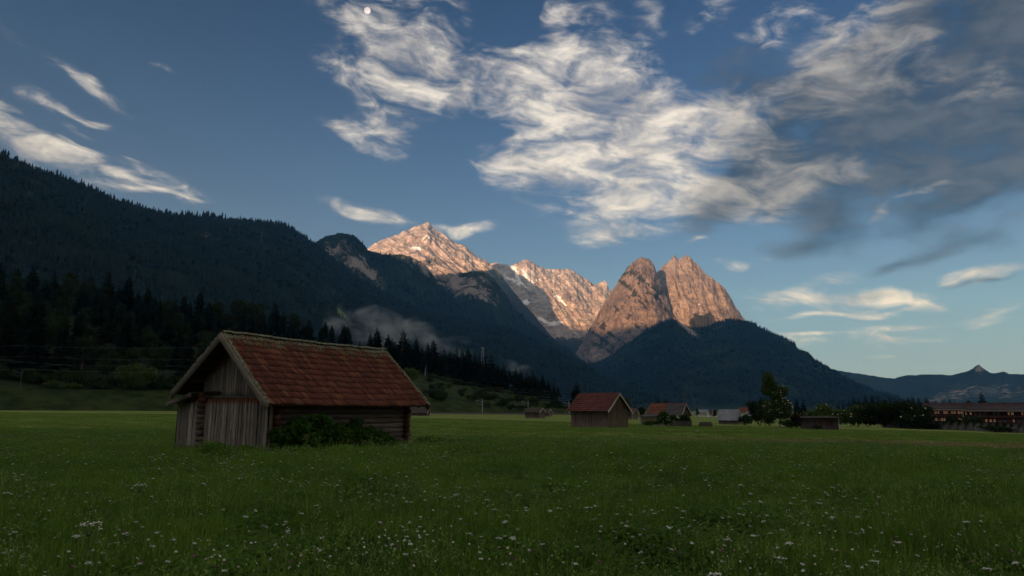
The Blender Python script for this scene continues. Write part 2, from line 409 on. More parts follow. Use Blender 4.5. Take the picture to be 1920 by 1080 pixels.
# twin rock peaks on the right of the middle
cv = curve_fn([(1170, 560, 6350), (1200, 540, 6350), (1222, 528, 6350), (1236, 510, 6330), (1246, 500, 6320), (1256, 490, 6300), (1265, 481, 6300), (1272, 490, 6300), (1279, 485, 6300), (1287, 481, 6300), (1296, 487, 6310), (1304, 495, 6320), (1312, 503, 6330), (1322, 515, 6340), (1336, 524, 6350), (1348, 535, 6360), (1358, 541, 6370), (1368, 557, 6380), (1378, 576, 6390), (1388, 590, 6400), (1396, 600, 6400), (1420, 640, 6400), (1450, 680, 6400)])
L = landform(*arange(1170, 1450), 400, [foot(5000, 250), curve_fn([(1170, 640, 5600), (1260, 640, 5550), (1350, 640, 5600), (1450, 700, 5700)]), cv], [20, 190], 900, 500, rock_disp(250, 82, 70, 0.22), jag(60, 11, 71))
PX, PY = px_masks(L)
veg = 1.0 * sstep(575, 612, PY - 0.35 * (PX - 1310) * (PX > 1310) - 14 * pn(PX / 22, PY / 40, 3)) * (1 - 0.9 * spot(PX, PY, 1270, 590, 10, 60, -38)) + 0.25 * spot(PX, PY, 1330, 580, 30, 20)
snow = 0.8 * spot(PX, PY, 1248, 565, 5, 14, -30) + 0.6 * spot(PX, PY, 1310, 570, 4, 4)
land_object('twin_peak', L, M['rock_mid'], False, veg=veg.ravel(), snow=snow.ravel())
cv = curve_fn([(1050, 700, 6000), (1072, 675, 6000), (1086, 655, 5980), (1100, 628, 5960), (1116, 600, 5940), (1132, 573, 5920), (1146, 551, 5910), (1158, 533, 5900), (1170, 515, 5900), (1182, 500, 5900), (1192, 491, 5900), (1202, 486, 5900), (1210, 488, 5900), (1218, 489, 5900), (1226, 500, 5900), (1234, 522, 5900), (1243, 545, 5880), (1252, 565, 5850), (1262, 590, 5800), (1280, 620, 5700), (1310, 660, 5600)])
L = landform(*arange(1050, 1310), 380, [foot(4700, 250), curve_fn([(1050, 740, 5100), (1110, 700, 5100), (1180, 690, 5050), (1310, 690, 5100)]), cv], [20, 200], 700, 500, rock_disp(260, 72, 80, 0.25), jag(60, 22, 81))
PX, PY = px_masks(L)
band = np.clip(ridged((PY - 0.75 * PX) / 44, (PX + PY) / 300, 3, seed=9) - 0.45, 0, 1) * 1.5 + np.clip(ridged((PY + 0.9 * PX) / 60, (PX - PY) / 200, 3, seed=19) - 0.55, 0, 1) * 1.3
veg = 0.62 * band + 0.16 * sstep(560, 480, PY) + 0.17
land_object('rock_pyramid', L, M['rock_dark'], False, veg=veg.ravel(), snow=np.zeros(L.R.size))

# wooded foothill under the twin peaks
def soft_disp(scale, amp, seed):
    def f(a, R, Z, t):
        x, y = R * np.sin(a), R * np.cos(a)
        k = sstep(0, 0.2, t) * (0.35 + 0.65 * sstep(1.0, 0.8, t))
        n = ridged(x / scale, y / scale, 4, 0.5, seed=seed)
        return -0.7 * n * amp * k, n * amp * 0.45 * k
    return f
FOREST = []                                        # (land, density, height, keep-out mask)
cv = curve_fn([(1000, 720, 5000), (1060, 703, 5000), (1090, 694, 5000), (1128, 680, 5000), (1150, 666, 5000), (1175, 648, 5000), (1205, 625, 5000), (1235, 609, 5000), (1262, 600, 5000), (1280, 608, 5000), (1300, 616, 5000), (1320, 617, 5000), (1345, 606, 5000), (1375, 602, 5000), (1400, 604, 4950), (1418, 612, 4900), (1436, 622, 4850), (1455, 630, 4800), (1470, 635, 4750), (1500, 656, 4650), (1530, 677, 4550), (1550, 692, 4500), (1580, 710, 4400), (1610, 724, 4300), (1650, 742, 4200), (1720, 765, 4000), (1790, 790, 3900), (1830, 800, 3900)])
L = landform(*arange(1000, 1830), 420, [foot([(1000, 3300), (1300, 2900), (1790, 3300)], -4), cv], [110], 700, 100, soft_disp(420, 60, 90))
PX, PY = px_masks(L)
talus = 0.95 * spot(PX, PY, 1295, 622, 5, 34, -52) + 0.45 * spot(PX, PY, 1315, 612, 75, 11) + 0.3 * spot(PX, PY, 1190, 645, 60, 9, -35)
land_object('wooded_foothill', L, M['slope'], True, meadow=(0.6 * spot(PX, PY, 1330, 665, 60, 25) * (pn(PX / 14, PY / 10) * .5 + .5)).ravel(), rocky=talus.ravel())
FOREST.append((L, 20000, (14, 24), talus + 0.6 * spot(PX, PY, 1320, 660, 60, 20)))

# dark rocky head in the middle
cv = curve_fn([(690, 500, 4900), (720, 482, 4900), (745, 478, 4900), (770, 484, 4900), (795, 496, 4900), (815, 520, 4900), (832, 530, 4850), (848, 521, 4830), (862, 515, 4820), (880, 511, 4800), (900, 511, 4800), (914, 514, 4800), (926, 524, 4800), (940, 542, 4800), (955, 566, 4800), (970, 585, 4750), (990, 602, 4700), (1020, 626, 4600), (1060, 652, 4500), (1110, 690, 4400), (1160, 720, 4300)])
L = landform(*arange(690, 1160), 420, [foot(3600, 150), cv], [120], 700, 300, rock_disp(240, 38, 100, 0.2), jag(80, 8, 101))
PX, PY = px_masks(L)
cl = spot(PX, PY, 880, 545, 60, 15, 15) + spot(PX, PY, 900, 525, 30, 12) * .6 + spot(PX, PY, 800, 500, 40, 14, 20) + .7 * spot(PX, PY, 850, 520, 20, 10)
land_object('rocky_shoulder', L, M['slope'], False, meadow=np.zeros(L.R.size), rocky=(0.72 * cl + 0.15).ravel())
FOREST.append((L, 6000, (12, 20), 1.2 * cl + sstep(530, 500, PY)))

# rocky knob beside the long ridge
cv = curve_fn([(540, 480, 4200), (575, 466, 4200), (592, 458, 4200), (606, 448, 4200), (620, 443, 4200), (640, 439, 4200), (655, 442, 4200), (668, 448, 4200), (678, 458, 4200), (690, 470, 4200), (705, 476, 4200), (725, 480, 4200), (760, 496, 4200), (800, 520, 4200), (840, 560, 4200), (900, 600, 4200)])
L = landform(*arange(540, 900), 380, [foot(3300, 250), cv], [130], 600, 300, rock_disp(170, 42, 110, 0.15), jag(60, 8, 111))
PX, PY = px_masks(L)
cl = 1.1 * spot(PX, PY, 655, 485, 46, 30, 48) + spot(PX, PY, 700, 520, 36, 12, 52) + 0.6 * spot(PX, PY, 615, 470, 14, 18)
land_object('rocky_knob', L, M['slope'], False, meadow=np.zeros(L.R.size), rocky=(0.66 * cl).ravel())
FOREST.append((L, 4500, (13, 22), 1.3 * cl))

# the long wooded ridge on the left
cv = curve_fn([(-420, 180, 2200), (-200, 235, 2200), (0, 297, 2200), (60, 318, 2300), (130, 346, 2400), (200, 374, 2550), (255, 393, 2700), (310, 407, 2900), (360, 407, 3000), (420, 413, 3100), (480, 417, 3200), (520, 424, 3300), (545, 430, 3300), (570, 446, 3300), (590, 462, 3350), (615, 480, 3400), (650, 510, 3500), (700, 545, 3600), (760, 575, 3600), (830, 595, 3600), (950, 618, 3500), (1010, 645, 3400), (1060, 670, 3300), (1110, 698, 3200), (1160, 725, 3100), (1210, 746, 3000), (1260, 768, 2900)])
L = landform(*arange(-420, 1260), 640, [foot([(-420, 700), (300, 900), (700, 1400), (1260, 2300)], -4), cv], [130], 900, 100, soft_disp(330, 46, 120), jag(150, 6, 121))
PX, PY = px_masks(L)
mead = 1.0 * spot(PX, PY, 640, 592, 9, 22, -45) + 0.9 * spot(PX, PY, 560, 541, 14, 5, 10) + .9 * spot(PX, PY, 735, 608, 10, 4, 30) + .5 * spot(PX, PY, 860, 560, 30, 8)
rk = 0.8 * spot(PX, PY, 375, 443, 20, 6) + 0.7 * spot(PX, PY, 490, 450, 3, 16) + 0.75 * spot(PX, PY, 540, 436, 16, 5, 20) + .6 * spot(PX, PY, 430, 432, 6, 6)
land_object('long_wooded_ridge', L, M['slope'], True, meadow=mead.ravel(), rocky=rk.ravel())
FOREST.append((L, 42000, (14, 24), 1.4 * mead + rk))

# unseen mountain behind the camera, its skyline shaped to shade valley but light peaks
p = np.linspace(-11000, 9000, 90)
Hc = np.interp(p, [-11000, -5500, -4342, -3500, -2988, -2570, -2400, -2134, -1709, -1155, 511, 3000, 9000], [1500, 2000, 1990, 1930, 1880, 1850, 1640, 1555, 1640, 1690, 1755, 1650, 1300])
Hc = Hc + 25 * fbm(p / 500, 0 * p, 4, seed=130)
sx = np.array([-3000, -3500, -4200, -5000, -5600, -6400]); hh = np.array([0, .25, .65, 1.0, .6, 0])
S, P = np.meshgrid(sx, p, indexing='ij'); Zc = hh[:, None] * Hc[None, :] - 5
vx = np.stack([0.52 * S + 0.854 * P, 0.854 * S - 0.52 * P, Zc], -1).reshape(-1, 3)
n_ = vx.shape[0]
link('mountain_across_the_valley', mesh_np('mountain_across_the_valley', vx, grid_faces(len(sx), len(p)), True, {'meadow': np.zeros(n_), 'rocky': np.zeros(n_)}), M['slope'], kind='structure')

# ------------------------------------------------------------------ valley floor
_gc = [(0, 0, 0), (0, 8, 0), (-8, 9, 0), (8, 9, 0), (-9.6, 27.4, 0), (-5.2, 34.6, 0.02), (-14, 33, 0.0), (8, 25, -0.05), (22, 28, -0.1), (0, 45, -0.15)]
for px, py, R in [(1120, 801, 100), (1008, 785, 190), (890, 777, 235), (1050, 777, 245), (20, 769, 190), (330, 771, 190), (-300, 767, 190), (650, 774, 215), (1458, 801, 150), (1540, 805, 140),
                  (1700, 803, 190), (1900, 812, 170), (2200, 822, 160), (1250, 797, 140), (1370, 796, 190), (1300, 790, 200), (1640, 802, 170), (780, 777, 215)]:
    q = at(px, py, R); _gc.append((q.x, q.y, q.z))
_gc = np.array(_gc)
_D = np.hypot(_gc[:, None, 0] - _gc[None, :, 0], _gc[:, None, 1] - _gc[None, :, 1])
_gw = np.linalg.solve(np.block([[_D + 2.0 * np.eye(len(_gc)) * 0 - 1.0 * np.eye(len(_gc)), np.ones((len(_gc), 1))], [np.ones((1, len(_gc))), np.zeros((1, 1))]]), np.append(_gc[:, 2], 0))
def ground(x, y):
    x, y = np.asarray(x, float), np.asarray(y, float)
    sh = x.shape; x, y = x.ravel(), y.ravel()
    d = np.hypot(x[:, None] - _gc[None, :, 0], y[:, None] - _gc[None, :, 1])
    z = d @ _gw[:-1] + _gw[-1]
    r = np.hypot(x, y)
    z = np.clip(z, -5.5, 3.0) * sstep(-40, 5, y) * (1 - sstep(260, 420, r)) - 4.0 * sstep(260, 420, r)
    z = z + 0.05 * pn(x / 4, y / 4, 3) * sstep(3, 9, r) + 0.12 * pn(x / 23, y / 23, 4) * sstep(8, 25, r)
    return z.reshape(sh)
def gz(x, y): return float(ground(np.array([x]), np.array([y]))[0])
def on_ground(px, R):
    """point of the valley floor at a bearing and distance"""
    a, _ = az_el(px, 790); x, y = R * math.sin(a), R * math.cos(a)
    return Vector((x, y, gz(x, y)))
def project(x, y, z):
    c, s = math.cos(PITCH), math.sin(PITCH); z = z - CAMZ; d = y * c + z * s
    d = np.where(np.abs(d) < 0.5, 0.5, d)
    return 960 + F * x / d, 540 - F * (-y * s + z * c) / d, d
LIMX, LIMY = [-400, 0, 330, 800, 1000, 1250, 1600, 1920, 2300], [806, 805, 807, 817, 823, 827, 832, 845, 860]   # edge between the tall meadow and the mown field

az_ = np.concatenate([np.linspace(-math.pi, -1.0, 40)[:-1], np.linspace(-1.0, 1.0, 300), np.linspace(1.0, math.pi, 40)[1:]])
rr_ = np.concatenate([[0.3], np.geomspace(1.2, 420, 330), np.geomspace(460, 9000, 40)])
Rg, Ag = np.meshgrid(rr_, az_, indexing='ij')
gx_, gy_ = Rg * np.sin(Ag), Rg * np.cos(Ag)
gz_ = ground(gx_, gy_)
PX, PY, _d = project(gx_, gy_, gz_)
front = (gy_ > 3)
mown = front * sstep(0, 5, np.interp(PX, LIMX, LIMY) - PY + 3 * pn(gx_ / 6, gy_ / 6, 7))
dryc = np.interp(PX, [1150, 1300, 1600, 1900, 2300], [819, 825, 830, 838, 852])
dry = front * np.exp(-((PY - dryc) / np.interp(PX, [1150, 1500, 1900], [2.5, 5.0, 6.5])) ** 2) * np.interp(PX, [1100, 1350, 1600, 2300], [0, .55, 1, 1]) * (0.7 + 0.6 * pn(gx_ / 5, gy_ / 2, 9))
dry = dry + front * 0.8 * np.exp(-((PY - np.interp(PX, [0, 330], [766, 768])) / 3.2) ** 2) * (PX < 420) + front * .35 * np.exp(-((PY - 800) / 5) ** 2) * sstep(700, 1000, PX) * sstep(1500, 1200, PX)
m, n, b = material('meadow_ground', 0.95, 0.05)
p = position(n)
f1 = noise(n, p, 0.25, 6, 0.6); f2 = noise(n, p, 3.0, 6, 0.65); f3 = noise(n, mapping(n, p, (0.25, 1.0, 1.0), (0, 0, 0.12)), 0.09, 4, 0.5)
cl = mix(n, f2.smooth(0.3, 0.7), (0.050, 0.085, 0.012), (0.090, 0.150, 0.022))
cm = mix(n, (f2 * 0.5 + f1 * 0.5).smooth(0.35, 0.65), (0.110, 0.150, 0.030), (0.180, 0.215, 0.055))
cm = mix(n, f3.smooth(0.45, 0.60) * 0.55, cm, (0.100, 0.150, 0.026))
c = mix(n, attr(n, 'mown'), cl, cm)
c = mix(n, (attr(n, 'dry') * 1.2 + (f2 - 0.5) * 0.8).smooth(0.2, 0.9), c, (0.19, 0.145, 0.070))
n.links.new(c, b.inputs['Base Color']); bump(n, b, f2, 0.6, 0.08)
M['ground'] = m
link('ground', mesh_np('ground', np.stack([gx_, gy_, gz_], -1).reshape(-1, 3), grid_faces(*gx_.shape)[:, ::-1], True, {'mown': mown, 'dry': np.clip(dry, 0, 1)}), M['ground'], kind='structure')

# ------------------------------------------------------------------ near wooded hillside and railway bank
bt = curve_fn([(-400, 726, 200), (0, 729, 200), (330, 733, 202), (560, 738, 230), (780, 738, 250), (860, 748, 262), (940, 758, 270), (1010, 766, 275), (1070, 770, 275), (1130, 776, 275)])
cv = curve_fn([(-400, 520, 420), (0, 548, 420), (150, 570, 420), (260, 592, 420), (450, 622, 430), (640, 652, 440), (720, 678, 400), (800, 700, 360), (880, 720, 340), (960, 735, 330), (1020, 748, 320), (1070, 760, 310), (1130, 774, 300)])
ft = lambda a: (np.interp(a, [az_el(q, 770)[0] for q in (-400, 0, 330, 560, 780, 1000, 1130)], [188, 188, 190, 212, 232, 252, 262]), None)
def ft_z(a):
    r, _ = ft(a); return r, ground(r * np.sin(a), r * np.cos(a)) - 0.3
HILL = landform(*arange(-400, 1130), 420, [ft_z, bt, cv], [16, 60], 320, -6, lambda a, R, Z, t: (0 * R, (0.35 * fbm(R * np.sin(a) / 6, R * np.cos(a) / 6, 4, seed=140) + 1.2 * fbm(R * np.sin(a) / 30, R * np.cos(a) / 30, 3, seed=141)) * sstep(0, .4, t)))
m, n, b = material('bank_scrub', 0.95, 0.05)
p = position(n); f = noise(n, p, 0.22, 6, 0.62); g = noise(n, p, 1.4, 6, 0.65); tt_ = attr(n, 'upper')
c = mix(n, f.smooth(0.35, 0.65), (0.012, 0.022, 0.006), (0.036, 0.050, 0.014))
c = mix(n, g.smooth(0.5, 0.75) * 0.6, c, (0.020, 0.040, 0.010))
c = mix(n, tt_, c, mix(n, g, (0.008, 0.014, 0.006), (0.018, 0.024, 0.010)))
n.links.new(c, b.inputs['Base Color']); bump(n, b, g, 0.8, 0.5)
M['bank'] = m
PX, PY = px_masks(HILL)
upper = np.where(PX < 640, sstep(0.47, 0.55, HILL.t), sstep(0.80, 0.97, HILL.t))
link('bank_hill', mesh_np('bank_hill', HILL.verts, HILL.faces[:, ::-1], True, {'upper': upper}), M['bank'], kind='structure')
def hill_z(a, R):
    j = int(np.clip(np.interp(a, HILL.a, np.arange(len(HILL.a))), 0, len(HILL.a) - 1))
    col = HILL.R[:, j]
    return float(np.interp(R, col, HILL.Z[:, j])) if R > col[0] else gz(R * math.sin(a), R * math.cos(a))

# ------------------------------------------------------------------ foliage materials and plant meshes
def leaf_material(name, a, bcol, tip=None, rough=0.65, patch=0.0):
    m, n, b = material(name, rough, 0.06)
    r = attr(n, 'rnd'); o = obj_random(n)
    w = (r * 0.7 + o * 0.5 - 0.1)
    if patch: w = w + (noise(n, position(n), patch, 3, 0.6) - 0.5) * 1.3
    c = mix(n, w.clamp(), a, bcol)
    if tip: c = mix(n, r.smooth(0.82, 0.95), c, tip)
    n.links.new(c, b.inputs['Base Color'])
    t = n.nodes.new('ShaderNodeBsdfTranslucent'); n.links.new(mix(n, 1.0, c, (1.35, 1.45, 1.2), 'MULTIPLY'), t.inputs[0])
    s = n.nodes.new('ShaderNodeMixShader'); s.inputs[0].default_value = 0.25 if not patch else 0.5
    o_ = n.nodes['Material Output']
    n.links.new(b.outputs[0], s.inputs[1]); n.links.new(t.outputs[0], s.inputs[2]); n.links.new(s.outputs[0], o_.inputs[0])
    return m
M['spruce'] = leaf_material('spruce_needles', (0.008, 0.017, 0.008), (0.024, 0.040, 0.016))
M['spruce_far'] = leaf_material('far_spruce_needles', (0.008, 0.017, 0.010), (0.020, 0.034, 0.017))
M['leaf'] = leaf_material('broad_leaves', (0.034, 0.056, 0.012), (0.085, 0.125, 0.030))
M['leaf_dark'] = leaf_material('dark_broad_leaves', (0.010, 0.020, 0.006), (0.032, 0.050, 0.014))
M['elder'] = leaf_material('elder_leaves', (0.016, 0.046, 0.006), (0.048, 0.110, 0.013))
M['copper'] = leaf_material('copper_leaves', (0.028, 0.014, 0.010), (0.060, 0.028, 0.018))
M['blossom'] = plain('cream_blossom', (0.72, 0.68, 0.50), 0.1)
M['bark'] = plain('bark', (0.075, 0.058, 0.044), 0.4, 5.0)
M['pale_bark'] = plain('bare_pale_trunk', (0.30, 0.24, 0.19), 0.25, 3.0)

def quads(centers, ax1, ax2, rnd):
    v = np.stack([centers - ax1, centers + ax2 * 0.8, centers + ax1, centers - ax2 * 0.8], 1).reshape(-1, 3)
    return v, np.arange(len(v)).reshape(-1, 4), np.repeat(rnd, 4)
def leaf_cloud(rng, lobes, n, size, shell=0.55, droop=0.0):
    """lobes: (x,y,z,rx,ry,rz); leaves fill the outer part of every lobe"""
    lob = np.array(lobes, float); w = (lob[:, 3] * lob[:, 4] + lob[:, 3] * lob[:, 5]) ; w = w / w.sum()
    k = rng.choice(len(lob), n, p=w)
    d = rng.normal(size=(n, 3)); d /= np.linalg.norm(d, axis=1)[:, None]
    rad = (shell + (1 - shell) * rng.random(n)) * (1 + 0.10 * rng.normal(size=n))
    c = lob[k, :3] + d * lob[k, 3:] * rad[:, None]
    a1 = rng.normal(size=(n, 3)) + d * 0.3; a1 /= np.linalg.norm(a1, axis=1)[:, None]
    a2 = np.cross(a1, rng.normal(size=(n, 3)) + d); a2 /= np.linalg.norm(a2, axis=1)[:, None] + 1e-9
    s = size * (0.6 + 0.8 * rng.random(n))[:, None]
    a1[:, 2] -= droop
    rnd = np.clip(0.5 + 0.25 * rng.normal(size=n) + 0.25 * pn(c[:, 0] * 1.2, c[:, 2] * 1.2 + c[:, 1], 2), 0, 1)
    return quads(c, a1 * s, a2 * s * 0.7, rnd)
def tube(pts, rads, seg=6):
    vs_, fs = [], []
    pts = [np.array(p, float) for p in pts]
    for i, (p, r) in enumerate(zip(pts, rads)):
        d = pts[min(i + 1, len(pts) - 1)] - pts[max(i - 1, 0)]; d /= np.linalg.norm(d) + 1e-9
        u = np.cross(d, [0.31, 0.9, 0.21] if abs(d[1]) < 0.9 else [1, 0, 0]); u /= np.linalg.norm(u); w = np.cross(d, u)
        for k in range(seg):
            a = 2 * math.pi * k / seg; vs_.append(p + r * (math.cos(a) * u + math.sin(a) * w))
    for i in range(len(pts) - 1):
        for k in range(seg):
            fs.append((i * seg + k, i * seg + (k + 1) % seg, (i + 1) * seg + (k + 1) % seg, (i + 1) * seg + k))
    return np.array(vs_), np.array(fs)
def merge(parts):
    V_, F_, A_, o = [], [], [], 0
    for q in parts:
        V_.append(q[0]); F_.append(q[1] + o); o += len(q[0]); A_.append(q[2] if len(q) > 2 else np.full(len(q[0]), 0.5))
    return np.vstack(V_), np.vstack(F_), np.concatenate(A_)

def spruce_meshes(seed, h=25.0, w=4.0, whorls=30, nb=9, bare=0.12, ragged=0.25):
    rng = np.random.default_rng(seed)
    parts = []
    for i in range(whorls):
        t = i / (whorls - 1); z = h * (bare + (0.985 - bare) * t)
        L = w * (1 - t) ** 0.85 * (1 + ragged * rng.normal() * 0.6) + 0.22
        k = nb if t < 0.7 else 6
        a = rng.random() * 7 + np.arange(k) * 2 * math.pi / k + rng.normal(size=k) * 0.25
        l = L * np.clip(1 + ragged * rng.normal(size=k), 0.45, 1.6)
        for aa, ll in zip(a, l):
            d = np.array([math.cos(aa), math.sin(aa), 0]); s = np.array([-d[1], d[0], 0])
            dr = -0.30 - 0.25 * rng.random() + 0.5 * t
            wd = 0.34 * ll + 0.18
            p0 = np.array([0, 0, z]); p1 = p0 + d * ll * 0.55 + np.array([0, 0, dr * ll * 0.35]); p2 = p0 + d * ll + np.array([0, 0, dr * ll * 0.9 + 0.12 * ll])
            hang = np.array([0, 0, -0.28 * ll - 0.25])
            v = np.array([p0, p1 + s * wd, p2, p1 - s * wd, p0 + [0, 0, .05], p1 + hang + s * wd * .35, p2 + hang * .35, p1 + [0, 0, .05]])
            parts.append((v, np.array([[0, 1, 2, 3], [4, 5, 6, 7]]), np.full(8, np.clip(0.45 + 0.3 * rng.normal(), 0, 1))))
    v, f, a = merge(parts)
    tv, tf = tube([(0, 0, -1.5), (0, 0, h * .4), (0, 0, h * .97)], [w * .085, w * .05, .03])
    return mesh_np('spruce_crown', v, f, False, {'rnd': a}), mesh_np('spruce_trunk', tv, tf, True)
def broad_meshes(seed, h=16.0, w=6.0, n=2600, leaf=0.42, bare=0.18, nl=11):
    rng = np.random.default_rng(seed); lobes = []
    for i in range(nl):
        t = rng.random(); z = h * (bare + (1 - bare) * (0.12 + 0.76 * t))
        rmax = w * 0.5 * math.sin(math.pi * (0.18 + 0.74 * t)) * 0.75
        a = rng.random() * 6.28; r = rmax * math.sqrt(rng.random())
        s = w * (0.16 + 0.12 * rng.random())
        lobes.append((r * math.cos(a), r * math.sin(a), z, s, s, s * (0.8 + .3 * rng.random())))
    lobes.append((0, 0, h * (bare + (1 - bare) * .5), w * .3, w * .3, h * .28))
    v, f, a = leaf_cloud(rng, lobes, n, leaf, 0.5)
    tr = [tube([(0, 0, -.6), (0.1, 0, h * .3), (0.0, 0.1, h * .75)], [w * .055, w * .04, w * .012])]
    for q in lobes[:6]:
        tr.append(tube([(0.05, 0, h * (bare + .08)), (q[0] * .6, q[1] * .6, q[2] - .1 * h), q[:3]], [w * .026, w * .018, .02], 5))
    tv, tf, _ = merge(tr)
    return mesh_np('crown', v, f, False, {'rnd': a}), mesh_np('trunk', tv, tf, True)
def tree(name, meshes, loc, scale, label, cat, group, mat, bark='bark', rz=None, crown_name='crown'):
    o = thing(name, loc, label, cat, group, random.uniform(0, 6.28) if rz is None else rz)
    o.scale = scale if isinstance(scale, (tuple, list)) else (scale,) * 3
    for nm, me, mm in ((crown_name, meshes[0], mat), ('trunk', meshes[1], bark)):
        if not me.materials: me.materials.append(None)
        c = link(nm, me, None, o); c.material_slots[0].link = 'OBJECT'; c.material_slots[0].material = M[mm]
    return o
SPR = [spruce_meshes(201 + i, 25, w, wh, 9, b, rg) for i, (w, wh, b, rg) in enumerate([(3.9, 30, .10, .22), (3.2, 32, .16, .3), (4.6, 28, .06, .25), (2.7, 26, .42, .3)])]
BRD = [broad_meshes(211 + i, 16, w, 2600, .40) for i, w in enumerate((9, 11, 7.5))]

# ------------------------------------------------------------------ scattered masses (instances made by geometry nodes)
def instancer(name, verts, rot, scl, idx, protos, kind='stuff', **props):
    """one object whose points carry copies of the prototype meshes"""
    me = bpy.data.meshes.new(name); n = len(verts)
    me.vertices.add(n); me.vertices.foreach_set('co', np.asarray(verts, np.float32).ravel())
    for nm, ty, arr, key in (('rot', 'FLOAT_VECTOR', rot, 'vector'), ('scl', 'FLOAT_VECTOR', scl, 'vector'), ('idx', 'INT', idx, 'value')):
        a = me.attributes.new(nm, ty, 'POINT'); a.data.foreach_set(key, np.asarray(arr, np.int32 if ty == 'INT' else np.float32).ravel())
    o = link(name, me, None, None, kind=kind, **props)
    col = bpy.data.collections.new(name + '_plants')
    for i, (pm, mat) in enumerate(protos):
        q = bpy.data.objects.new('%s_kind_%02d' % (name, i), pm)
        if not pm.materials: pm.materials.append(M[mat])
        col.objects.link(q)
    g = bpy.data.node_groups.new(name, 'GeometryNodeTree')
    g.interface.new_socket('Geometry', in_out='INPUT', socket_type='NodeSocketGeometry')
    g.interface.new_socket('Geometry', in_out='OUTPUT', socket_type='NodeSocketGeometry')
    gi, go = g.nodes.new('NodeGroupInput'), g.nodes.new('NodeGroupOutput')
    ci = g.nodes.new('GeometryNodeCollectionInfo'); ci.inputs[0].default_value = col; ci.inputs[1].default_value = True; ci.inputs[2].default_value = True
    ip = g.nodes.new('GeometryNodeInstanceOnPoints'); ip.inputs['Pick Instance'].default_value = True
    def na(nm, ty):
        q = g.nodes.new('GeometryNodeInputNamedAttribute'); q.data_type = ty; q.inputs[0].default_value = nm; return q.outputs[0]
    g.links.new(gi.outputs[0], ip.inputs['Points']); g.links.new(ci.outputs[0], ip.inputs['Instance'])
    g.links.new(na('idx', 'INT'), ip.inputs['Instance Index'])
    e2r = g.nodes.new('FunctionNodeEulerToRotation'); g.links.new(na('rot', 'FLOAT_VECTOR'), e2r.inputs[0]); g.links.new(e2r.outputs[0], ip.inputs['Rotation'])
    g.links.new(na('scl', 'FLOAT_VECTOR'), ip.inputs['Scale'])
    g.links.new(ip.outputs[0], go.inputs[0])
    md = o.modifiers.new('scatter', 'NODES'); md.node_group = g
    return o

def far_spruce(seed, tiers=5, seg=7, w=0.17):
    rng = np.random.default_rng(seed); parts = []
    for i in range(tiers):
        t = i / tiers; z0, z1 = t * 0.9 + 0.02, min(1.0, t * 0.9 + 0.36)
        r = w * (1 - t) ** 0.9 * (1 + .15 * rng.normal()) + .012
        a = np.arange(seg) * 2 * math.pi / seg + rng.random() * 6
        rr = r * (1 + 0.3 * rng.normal(size=seg))
        ring = np.stack([rr * np.cos(a), rr * np.sin(a), np.full(seg, z0) + .03 * rng.normal(size=seg)], 1)
        v = np.vstack([ring, [[0, 0, z1]]])
        f = np.array([[k, (k + 1) % seg, seg, seg] for k in range(seg)])
        parts.append((v, f, np.full(len(v), np.clip(.5 + .25 * rng.normal(), 0, 1))))
    v, f, a = merge(parts)
    return mesh_np('far_spruce', v, f[:, :3], False, {'rnd': a})
def far_broad(seed):
    rng = np.random.default_rng(seed)
    v, f, a = leaf_cloud(rng, [(0, 0, .35, .26, .26, .28), (.12, .05, .5, .2, .2, .2), (-.1, -.08, .45, .22, .22, .2)], 60, .13, .75)
    return mesh_np('far_broadleaf', v, f, False, {'rnd': a})
FAR = [(far_spruce(221), 'spruce_far'), (far_spruce(222, 6, 6, .15), 'spruce_far'), (far_spruce(223, 4, 7, .2), 'spruce_far'), (far_broad(224), 'spruce_far')]
for k, (L, N, (h0, h1), mask) in enumerate(FOREST):
    R, Z, X, Y = L.R, L.Z, L.X, L.Y
    nf = L.nfront + 1
    e1 = np.stack([X[:nf - 1, 1:] - X[:nf - 1, :-1], Y[:nf - 1, 1:] - Y[:nf - 1, :-1]], -1); e2 = np.stack([X[1:nf, :-1] - X[:nf - 1, :-1], Y[1:nf, :-1] - Y[:nf - 1, :-1]], -1)
    w = np.abs(e1[..., 0] * e2[..., 1] - e1[..., 1] * e2[..., 0]) / R[:nf - 1, :-1] ** 1.3
    w = w * np.clip(1 - mask.reshape(R.shape)[:nf - 1, :-1], 0, 1)
    w[:int(nf * .05)] = 0
    w = w * np.clip(0.75 + 1.1 * fbm(X[:nf - 1, :-1] / 260, Y[:nf - 1, :-1] / 260, 3, seed=77), 0.12, 1.6)
    w = w.ravel() / w.sum()
    c = RNG.choice(len(w), N, p=w); i, j = c // (R.shape[1] - 1), c % (R.shape[1] - 1)
    u, v = RNG.random(N), RNG.random(N)
    def bil(A): return (A[i, j] * (1 - u) + A[i, j + 1] * u) * (1 - v) + (A[i + 1, j] * (1 - u) + A[i + 1, j + 1] * u) * v
    pts = np.stack([bil(X), bil(Y), bil(Z) - 0.8], 1)
    h = (h0 + (h1 - h0) * RNG.random(N)) * (0.75 + 0.75 * (pn(pts[:, 0] / 90, pts[:, 1] / 90, 5) + .4)) * RNG.choice([.6, .85, 1.0, 1.0, 1.15], N)
    idx = np.where(RNG.random(N) < 0.13, 3, RNG.integers(0, 3, N))
    hh_ = np.where(idx == 3, h * .75, h)
    scl = np.stack([h * RNG.uniform(.85, 1.25, N), h * RNG.uniform(.85, 1.25, N), hh_], 1)
    rot = np.stack([np.zeros(N), np.zeros(N), RNG.uniform(0, 6.28, N)], 1)
    instancer('mountain_forest', pts, rot, scl, idx, FAR, label=['dark forest on the foothill below the twin peaks', 'thin dark forest on the rocky shoulder', 'scattered trees on the rocky knob', 'dense dark forest covering the long ridge'][k], category='forest')

